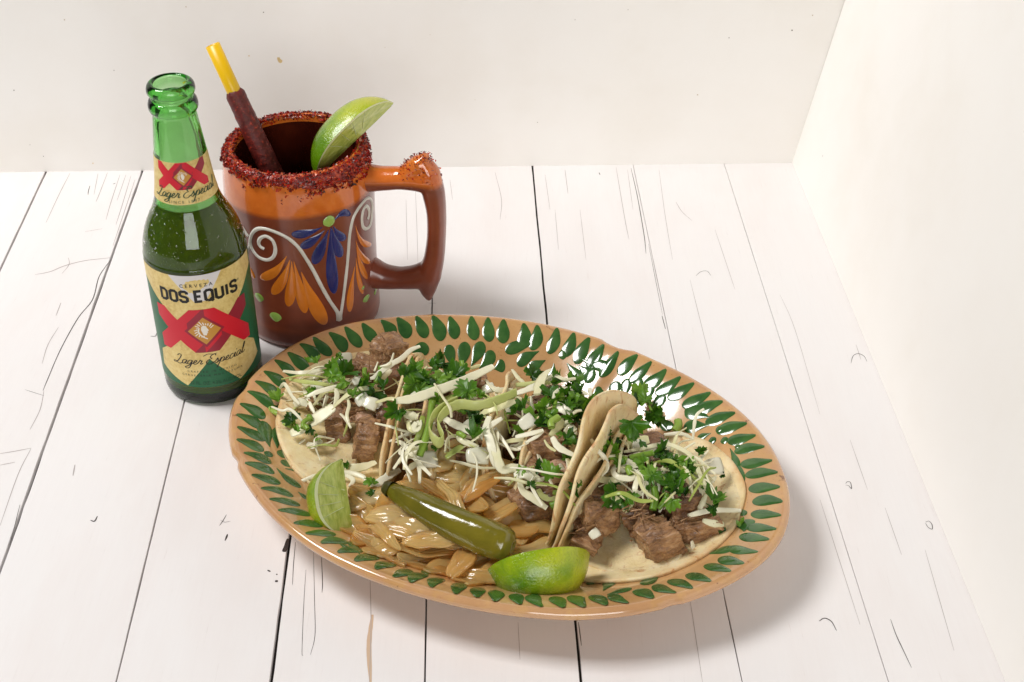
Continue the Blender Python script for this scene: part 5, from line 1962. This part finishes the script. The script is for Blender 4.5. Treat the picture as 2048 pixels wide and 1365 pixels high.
# ---- taco 4: open on the right
t4 = thing('taco', 'rightmost taco spread open toward the right rim with large beef chunks on top', 'taco', (6.5, 61.5, 1.0), TG)
tortilla(t4, (5.2, 60.5, .95), 29, 97, 5, -1.75, R=6.15, seed=7, rf=.8, wave=.2)
tortilla(t4, (5.65, 61.3, 1.12), 29, 99, 6, -2.0, R=5.75, seed=8, rf=.7, wave=.2, tear=(2.2, .10, .16))
for x, y, z, sz, mt, yw, tl in [(440, 660, 2.9, (2.3, 1.9, 1.7), 'meat', 25, 12), (330, 930, 2.0, (1.6, 1.5, 1.0), 'meat', -25, 10), (990, 900, 2.6, (2.05, 1.9, 2.05), 'meat', 20, -8), (790, 660, 3.0, (1.8, 1.5, 1.4), 'meat_dark', 0, 0), (1180, 590, 3.3, (1.9, 1.6, 1.8), 'meat_dark', 35, 15),
                                (1340, 770, 2.6, (2.4, 1.6, 1.3), 'meat', 15, 0), (1290, 560, 3.4, (.5, 1.5, 1.7), 'meat_pink', -20, 10), (480, 540, 3.2, (1.4, 1.3, 1.2), 'meat_dark', 0, 0), (1000, 220, 4.0, (1.4, 1.2, 1.0), 'meat_pink', 0, 0), (900, 480, 3.2, (2.2, 2.0, 1.4), 'meat_dark', 0, 0), (840, 780, 2.2, (1.6, 1.4, 1.0), 'meat_dark', 0, 0), (1240, 760, 2.9, (1.6, .9, .8), 'meat', 10, 10), (860, 130, 3.2, (2.4, 2.0, 1.6), 'meat_dark', 0, 0), (290, 760, 2.6, (1.3, 1.1, 1.1), 'meat_dark', 40, 0)]:
    meat(t4, *zz6(x, y), z, sz, mt, seed=int(x + 5 * y), yaw=yw, tilt=tl, shred=.4)
for x, y, z, n_, s_, mt in [(790, 640, 3.7, 26, .9, 'meat'), (300, 760, 3.0, 14, .7, 'meat'), (1200, 780, 3.1, 10, .7, 'meat'), (900, 900, 3.0, 8, .8, 'meat'), (860, 700, 3.4, 8, .9, 'meat_pink')]:
    wisps(t4, *zz6(x, y), z, n_, s_, mt, int(x))
scatter_shreds(t4, [(*zz6(800, 250), 34, 16), (*zz6(1150, 250), 26, 18), (*zz6(700, 130), 24, 10), (*zz6(900, 430), 26, 10), (*zz6(1300, 380), 14, 14)], 46, 41, 4.5)
for pts, wd, mt in [([(670, 110, 4.6), (850, 80, 4.8), (1050, 40, 4.9), (1200, 90, 4.9), (1300, 170, 4.8), (1370, 330, 4.6), (1430, 450, 4.3), (1492, 545, 3.8)], .32, 'cabbage'), ([(395, 345, 4.2), (530, 370, 4.3), (650, 352, 4.4), (750, 350, 4.4)], .42, 'cabbage'),
                    ([(640, 205, 4.6), (575, 280, 4.6), (620, 340, 4.6), (740, 352, 4.6), (830, 300, 4.8), (790, 380, 4.7), (775, 460, 4.5), (835, 500, 4.2)], .36, 'cabbage'), ([(375, -5, 5.8), (430, 90, 5.6), (500, 170, 5.2), (522, 260, 4.9), (470, 330, 4.6)], .28, 'cabbage'),
                    ([(515, 500, 4.1), (600, 540, 4.1), (645, 595, 3.9)], .4, 'cabbage'), ([(640, 500, 4.2), (720, 540, 4.1), (725, 590, 3.9), (672, 655, 3.7)], .42, 'cabbage'), ([(1258, 692, 3.6), (1400, 655, 3.5), (1500, 640, 3.2), (1735, 645, 2.7)], .36, 'cabbage'),
                    ([(1390, 735, 3.3), (1480, 762, 3.1), (1580, 768, 2.9)], .42, 'cabbage'), ([(1170, 90, 4.5), (1260, 170, 4.5), (1360, 290, 4.3), (1420, 360, 4.0)], .6, 'cabbage'), ([(1508, 335, 3.8), (1470, 380, 3.9), (1400, 395, 3.9)], .26, 'cabbage'), ([(1420, 500, 3.9), (1380, 590, 3.7), (1350, 640, 3.5)], .34, 'cabbage'),
                    ([(985, 380, 4.6), (990, 470, 4.4)], .22, 'cabbage'), ([(1090, 380, 4.7), (1060, 500, 4.3)], .5, 'cabbage'), ([(850, 380, 4.6), (900, 470, 4.3), (930, 560, 4.0)], .5, 'cabbage'), ([(1300, 320, 4.2), (1380, 420, 4.0), (1340, 500, 3.9)], .7, 'cabbage'), ([(1290, 920, 2.4), (1305, 1000, 2.0)], .32, 'cabbage'),
                    ([(640, 290, 4.5), (720, 240, 4.6), (830, 230, 4.6)], .5, 'cabbage'), ([(700, 60, 4.4), (780, 20, 4.5), (900, 0, 4.5)], .7, 'cabbage'), ([(1100, 480, 4.6), (1120, 540, 4.3)], .2, 'cabbage')]:
    shred(t4, [(*zz6(x, y), z) for x, y, z in pts], wd, .11, mt, .9, int(pts[0][0] + 2 * pts[0][1]))
for x, y, z, s_, az in [(600, 470, 4.2, 2.3, 160), (930, 300, 4.9, 1.9, 150), (1250, 260, 4.9, 1.5, None), (1180, 380, 4.8, 1.4, None), (1150, 330, 4.9, 1.4, None), (1050, 100, 4.9, 1.4, None), (1120, 540, 4.5, 1.3, None), (1150, 480, 4.6, 1.2, None), (1470, 560, 4.0, 1.5, None), (240, 410, 4.9, 1.1, None), (860, 210, 4.9, 1.3, None), (1220, 200, 4.9, 1.3, None), (1290, 330, 4.6, 1.0, None), (570, 130, 4.8, 1.5, None), (640, 230, 4.7, .9, None), (1120, 180, 4.8, 1.4, None), (1060, 230, 4.8, 1.3, None), (1440, 400, 4.2, .8, None), (800, 350, 4.7, .8, None), (1350, 120, 4.3, .9, None), (540, 60, 5.0, 1.4, None), (690, 540, 4.2, 1.3, None), (480, -40, 5.4, 1.0, None), (990, 160, 4.8, 1.0, None), (1100, 430, 4.7, 1.1, None), (1560, 320, 3.0, .45, None)]:
    leaf(t4, *zz6(x, y), z, s_, az)
leaf(t4, 1262, 842, 6.2, 1.9, 200, 10)
leaf(t4, 1254, 872, 5.6, 1.4, None)
for a, b, w_ in [((948, 430, 4.5), (935, 640, 3.8), .42), ((1075, 490, 4.4), (985, 625, 3.8), .32), ((725, 168, 4.8), (940, 118, 4.9), .34), ((1040, 330, 4.8), (1060, 450, 4.5), .32), ((540, 150, 4.7), (700, 190, 4.7), .45), ((530, 120, 4.6), (620, 130, 4.7), .35), ((720, 250, 4.8), (740, 320, 4.7), .4)]:
    stem(t4, (*zz6(a[0], a[1]), a[2]), (*zz6(b[0], b[1]), b[2]), w_)
for x, y, z, s_, yw in [(1500, 240, 3.5, 1.35, 20), (890, 130, 4.3, 1.3, 10), (405, 855, 2.8, .7, 30), (1060, 60, 4.4, 1.0, 40), (1220, 160, 4.2, 1.0, -20), (820, 60, 4.4, 1.1, 0)]:
    dice(t4, *zz6(x, y), z, s_, s_ * .85, .14, yw, 30, seed=int(x + y))

# ------------------------------------------------------------------ fried onions
fo = thing('fried_onions', 'heap of glossy golden fried onion slices around the pickled pepper', 'onions', (-3.5, 57.5, FLOOR))


def onion(pts, wpx, z, mat='fried_onion', seed=0):
    """a cooked slice of an onion layer: a piece of a bulb's skin, curved both ways and wilted"""
    rs = random.Random(seed)
    P = [at(*zz8(x, y), z + .25) for x, y in pts]
    d = P[-1] - P[0]
    L_ = min(np.linalg.norm(d) * 1.25 + .5, 5.2)
    W = min(max(wpx / 3.2 / 32 * 1.7, .6), 1.7)
    c0 = (P[0] + P[-1]) / 2 * .4 + P[len(P) // 2] * .6
    sag = (P[len(P) // 2] - (P[0] + P[-1]) / 2)
    al = nrm([d[0], d[1], rs.gauss(0, .12)])
    up_ = nrm([rs.gauss(0, .35), rs.gauss(-.30, .35), 1.0])
    sd = nrm(np.cross(up_, al))
    up_ = np.cross(al, sd)
    bend = float(sag @ sd) * .9 + rs.gauss(0, .12)
    R1, R2 = rs.uniform(2.2, 6.0), rs.uniform(.75, 1.8)
    flip = -1 if rs.random() < .3 else 1
    n, K = 22, 11
    pw = rs.uniform(1.8, 3.2)
    cut0, cut1 = rs.uniform(.9, 1.04), rs.uniform(.9, 1.04)
    V, AC = [], []
    for i in range(n):
        s_ = -cut0 + (cut0 + cut1) * i / (n - 1)
        w_ = W / 2 * (max(0.0, 1 - min(1, abs(s_)) ** pw) ** .7 + .07) * (1 + .12 * fnoise((s_ * 2.5, seed, 0), 1))
        a = s_ * L_ / 2 / R1
        for k in range(K):
            c_ = -1 + 2 * k / (K - 1)
            b = max(-1.35, min(1.35, c_ * w_ / R2))
            x = R1 * math.sin(a)
            y = R2 * math.sin(b) + bend * (1 - s_ * s_)
            h = flip * (R1 * (math.cos(a) - 1) + R2 * (math.cos(b) - 1) + .25)
            p = c0 + al * x + sd * y + up_ * h
            wl = np.array([fnoise(p, .8, seed), fnoise(p, .8, seed + 4), fnoise(p, .8, seed + 8) * 1.2])
            p = p + .22 * wl + up_ * .035 * math.sin(9 * c_ + 3 * s_ + seed)
            p[2] = max(p[2], plate_z(p) + .12)
            V.append(p)
            AC.append(c_ * .5 + .5)
    o = part('onion_slice', V, grid_faces(n, K), M[mat], fo)
    at_ = o.data.attributes.new('across', 'FLOAT', 'POINT')
    at_.data.foreach_set('value', AC)
    md = o.modifiers.new('thickness', 'SOLIDIFY')
    md.thickness = rs.uniform(.10, .17) * S
    md.offset = 0
    md = o.modifiers.new('rounding', 'SUBSURF')
    md.levels = md.render_levels = 1


slices = [([(490, 260), (560, 290), (680, 320)], 70, 1.7), ([(430, 385), (520, 350), (620, 330), (720, 345)], 80, 1.9), ([(368, 490), (440, 500), (520, 525)], 70, 1.8), ([(570, 410), (680, 355), (800, 375), (920, 470)], 105, 2.3, 'fried_onion_dark'), ([(540, 510), (650, 520), (765, 548)], 60, 2.2),
          ([(750, 500), (850, 515), (980, 545)], 72, 2.4), ([(485, 515), (600, 560), (760, 590), (900, 580)], 46, 2.0), ([(500, 650), (540, 600), (585, 560)], 90, 1.6), ([(585, 665), (700, 645), (840, 565)], 76, 1.9), ([(840, 585), (1000, 588), (1145, 590)], 54, 2.3),
          ([(830, 645), (980, 640), (1145, 612)], 42, 2.0), ([(735, 695), (860, 702), (1000, 685), (1125, 648)], 56, 1.6), ([(620, 745), (780, 765), (945, 812)], 34, 1.3, 'fried_onion_dark'), ([(975, 800), (1060, 720), (1140, 650)], 100, 1.5), ([(1095, 825), (1200, 828), (1300, 775), (1335, 690)], 58, 1.8),
          ([(1125, 912), (1260, 850), (1385, 770), (1415, 690)], 52, 1.7), ([(1105, 815), (1175, 710), (1225, 640)], 70, 2.0), ([(1380, 420), (1460, 400), (1600, 330)], 110, 2.3), ([(1150, 305), (1270, 235), (1400, 200), (1515, 260)], 110, 2.7), ([(1000, 265), (1080, 190), (1140, 100)], 110, 2.6),
          ([(840, 205), (940, 160), (1060, 70)], 110, 2.6), ([(1150, 90), (1230, 150), (1270, 200)], 120, 2.9), ([(1175, 305), (1280, 255), (1375, 222)], 66, 3.1, 'fried_onion_dark'), ([(920, 265), (1100, 330), (1320, 425)], 66, 2.7), ([(1220, 355), (1320, 370), (1345, 430)], 70, 2.4), ([(1470, 500), (1560, 512), (1615, 490)], 80, 1.9),
          ([(1510, 610), (1620, 540), (1715, 520), (1742, 590)], 58, 1.7), ([(1515, 665), (1620, 640), (1710, 590)], 66, 1.6), ([(990, 130), (1040, 60), (1060, -10)], 80, 3.0), ([(1090, 30), (1180, -20), (1230, 40)], 70, 3.0), ([(1250, 290), (1400, 310), (1500, 290)], 120, 2.3), ([(1330, 480), (1440, 460), (1540, 440)], 90, 2.0),
          ([(600, 470), (720, 430), (860, 450)], 80, 2.4), ([(640, 560), (760, 540), (900, 560)], 50, 1.9), ([(1010, 750), (1120, 760), (1200, 700)], 66, 1.4), ([(1200, 690), (1280, 700), (1330, 640)], 80, 1.9), ([(720, 300), (820, 260), (930, 270)], 80, 2.0), ([(780, 240), (860, 230), (960, 200)], 70, 2.3), ([(1480, 540), (1600, 600), (1700, 560)], 60, 1.4),
          ([(420, 440), (520, 420), (600, 450)], 90, 1.8), ([(700, 420), (800, 430), (880, 500)], 70, 2.5), ([(1100, 250), (1200, 330), (1330, 330)], 90, 2.4), ([(660, 690), (760, 730), (860, 740)], 50, 1.3), ([(1240, 760), (1330, 790), (1400, 740)], 60, 1.4), ([(900, 330), (1020, 420), (1150, 460)], 110, 1.8), ([(1100, 480), (1250, 520), (1400, 560)], 120, 1.6), ([(800, 330), (900, 420), (1000, 500)], 120, 1.5)]
ro = random.Random(77)
under = []
for s_ in slices:
    dx, dy, ang = ro.gauss(0, 34), ro.gauss(0, 22), ro.gauss(0, .55)
    cxm = sum(p[0] for p in s_[0]) / len(s_[0])
    cym = sum(p[1] for p in s_[0]) / len(s_[0])
    pts = [(cxm + dx + (x - cxm) * math.cos(ang) - (y - cym) * math.sin(ang), cym + dy + .8 * ((x - cxm) * math.sin(ang) + (y - cym) * math.cos(ang))) for x, y in s_[0]]
    if all(380 < x < 1680 and 60 < y < 860 and y < 430 + .45 * x for x, y in pts):
        under.append((pts, min(s_[1], 70) * ro.uniform(.6, 1.0), s_[2] - ro.uniform(-.25, .5)))
for i, s_ in enumerate(under):
    onion(s_[0], s_[1], s_[2], 'fried_onion_dark' if i % 11 == 2 else 'fried_onion', seed=i + 101)
for i, s_ in enumerate(slices):
    onion(s_[0], s_[1], s_[2], s_[3] if len(s_) > 3 else ('fried_onion_dark' if i % 9 == 7 else 'fried_onion'), seed=i + 1)

# ------------------------------------------------------------------ pickled pepper
pep = thing('pickled_pepper', 'whole olive green pickled pepper lying across the fried onions', 'pepper', at(900, 1040, 2.0))
P = catmull([at(776, 976, 3.35), at(840, 1012, 3.4), at(910, 1048, 3.35), at(980, 1078, 3.25), at(1026, 1094, 3.2)], 60)
rad_t = [0, .04, .08, .16, .3, .5, .7, .85, .93, .97, 1]
rad_v = [.32, .44, .54, .68, .84, .96, 1.02, .99, .90, .76, .45]
V = []
K = 36
T = np.gradient(P, axis=0)
for i in range(60):
    t = i / 59
    r_ = np.interp(t, rad_t, rad_v)
    tt = nrm(T[i])
    s_ = nrm(np.cross(tt, np.array([0, 0, 1.0])))
    m_ = np.cross(s_, tt)
    for k in range(K):
        a = 2 * math.pi * k / K
        rr_ = r_ * (1 + .03 * math.cos(3 * a + 1 + t) + .012 * math.cos(5 * a) + .03 * fnoise((math.cos(a) * 1.2, math.sin(a) * 1.2, t * 6), 1, 2) + .06 * fnoise((math.cos(a) * 2.2, math.sin(a) * 2.2, t * 4), 1, 4) + .010 * fnoise((math.cos(a) * 6, math.sin(a) * 6, t * 22), 1, 9))
        V.append(P[i] + s_ * rr_ * math.cos(a) + m_ * rr_ * .96 * math.sin(a))
# dimpled stem end
tt = nrm(T[-1])
c = P[-1]
for f_, dp in ((.75, .03), (.5, -.12), (.2, -.22)):
    for k in range(K):
        V.append(c + (V[59 * K + k] - c) * f_ + tt * dp)
F = grid_faces(63, K, False, True)
V.append(c - tt * .25)
for k in range(K):
    F.append((62 * K + k, 62 * K + (k + 1) % K, 63 * K))
part('pepper_skin', V, F, M['jalapeno'], pep)
tt = nrm(T[0])
Vc = []
for f_, r_ in ((.30, .47), (.12, .45), (-.05, .40), (-.22, .30), (-.28, .14)):
    cc = P[0] + tt * f_
    s_ = nrm(np.cross(tt, np.array([0, 0, 1.0])))
    m_ = np.cross(s_, tt)
    for k in range(20):
        a = 2 * math.pi * k / 20
        q = r_ * (1.06 + .10 * math.cos(4 * a))
        Vc.append(cc + s_ * q * math.cos(a) + m_ * q * math.sin(a))
Fc = grid_faces(5, 20, False, True) + [tuple(80 + k for k in range(20))]
part('stem_cap', Vc, Fc, M['pepper_dark'], pep)

# ------------------------------------------------------------------ loose bits on the plate


def bit_root(name, label, cat, u, v, z, group=None):
    return thing(name, label, cat, at(u, v, z), group)


b = bit_root('cilantro_sprig', 'dark green cilantro sprig lying on the far right of the plate behind the tacos', 'cilantro', 1296, 812, 2.4)
leaf(b, 1283, 790, 2.9, 1.5, 40, 0)
leaf(b, 1292, 806, 3.0, 1.6, 20, 10)
leaf(b, 1303, 824, 3.0, 1.7, 200, -10)
leaf(b, 1310, 835, 2.9, 1.3, 250, 10)
stem(b, (1284, 785, 2.8), (1312, 842, 2.7), .15)
b = bit_root('cilantro_stem_piece', 'short pale cut cilantro stem near the right rim strokes', 'cilantro', 1353, 852, 2.3)
stem(b, (1349, 862, 2.3), (1356, 842, 2.5), .5)
b = bit_root('cilantro_sprig', 'small cilantro leaf with curled blade beside the rightmost taco edge', 'cilantro', 1470, 1062, 2.3)
leaf(b, 1478, 1056, 2.6, 1.3, 300, 30)
leaf(b, 1452, 1068, 2.4, .8, 80, 0)
b = bit_root('cilantro_stem_piece', 'thin bright cilantro stem on the right border strokes', 'cilantro', 1490, 1075, 2.6)
stem(b, (1478, 1075, 2.6), (1503, 1074, 2.7), .18)
b = bit_root('cilantro_sprig', 'cilantro leaf and cut stem poking out left of the leftmost taco', 'cilantro', 555, 815, 2.4)
leaf(b, 560, 800, 3.0, 1.4, 60, 0)
leaf(b, 553, 812, 2.8, 1.1, 200, 10)
stem(b, (540, 817, 2.7), (563, 832, 2.8), .32)
stem(b, (556, 845, 2.7), (585, 855, 2.8), .22)
b = bit_root('cabbage_strand', 'curled white cabbage strands between the standing lime and the leftmost taco', 'cabbage', 660, 955, 1.6)
shred(b, [(593, 968, 1.7), (632, 952, 2.0), (681, 946, 2.0), (707, 948, 2.0), (727, 955, 2.0), (733, 964, 1.9)], .32, .12, 'cabbage', .5, 3)
shred(b, [(690, 950, 1.9), (706, 960, 2.0), (700, 975, 1.9)], .3, .12, 'cabbage', .5, 4)
shred(b, [(712, 975, 1.9), (722, 990, 1.9), (708, 1000, 1.9)], .3, .1, 'cabbage', .5, 9)
b = bit_root('cabbage_strand', 'white cabbage strand lying between the pepper stem and the second taco', 'cabbage', 770, 950, 1.6)
shred(b, [(742, 975, 2.2), (758, 966, 2.4), (778, 952, 2.5), (800, 940, 2.4)], .5, .13, 'cabbage', .6, 6)
leaf(b, 745, 967, 2.6, 1.0, 40, 20)
b = bit_root('cabbage_strand', 'single upright white cabbage strand over the right border of the plate', 'cabbage', 1392, 850, 2.6)
shred(b, [(1408, 818, 4.6), (1393, 831, 4.4), (1388, 855, 3.9), (1386, 880, 3.4)], .2, .1, 'cabbage', .5, 7)
shred(b, [(1328, 870, 3.3), (1362, 868, 3.5), (1386, 878, 3.3)], .26, .1, 'cabbage', .5, 8)
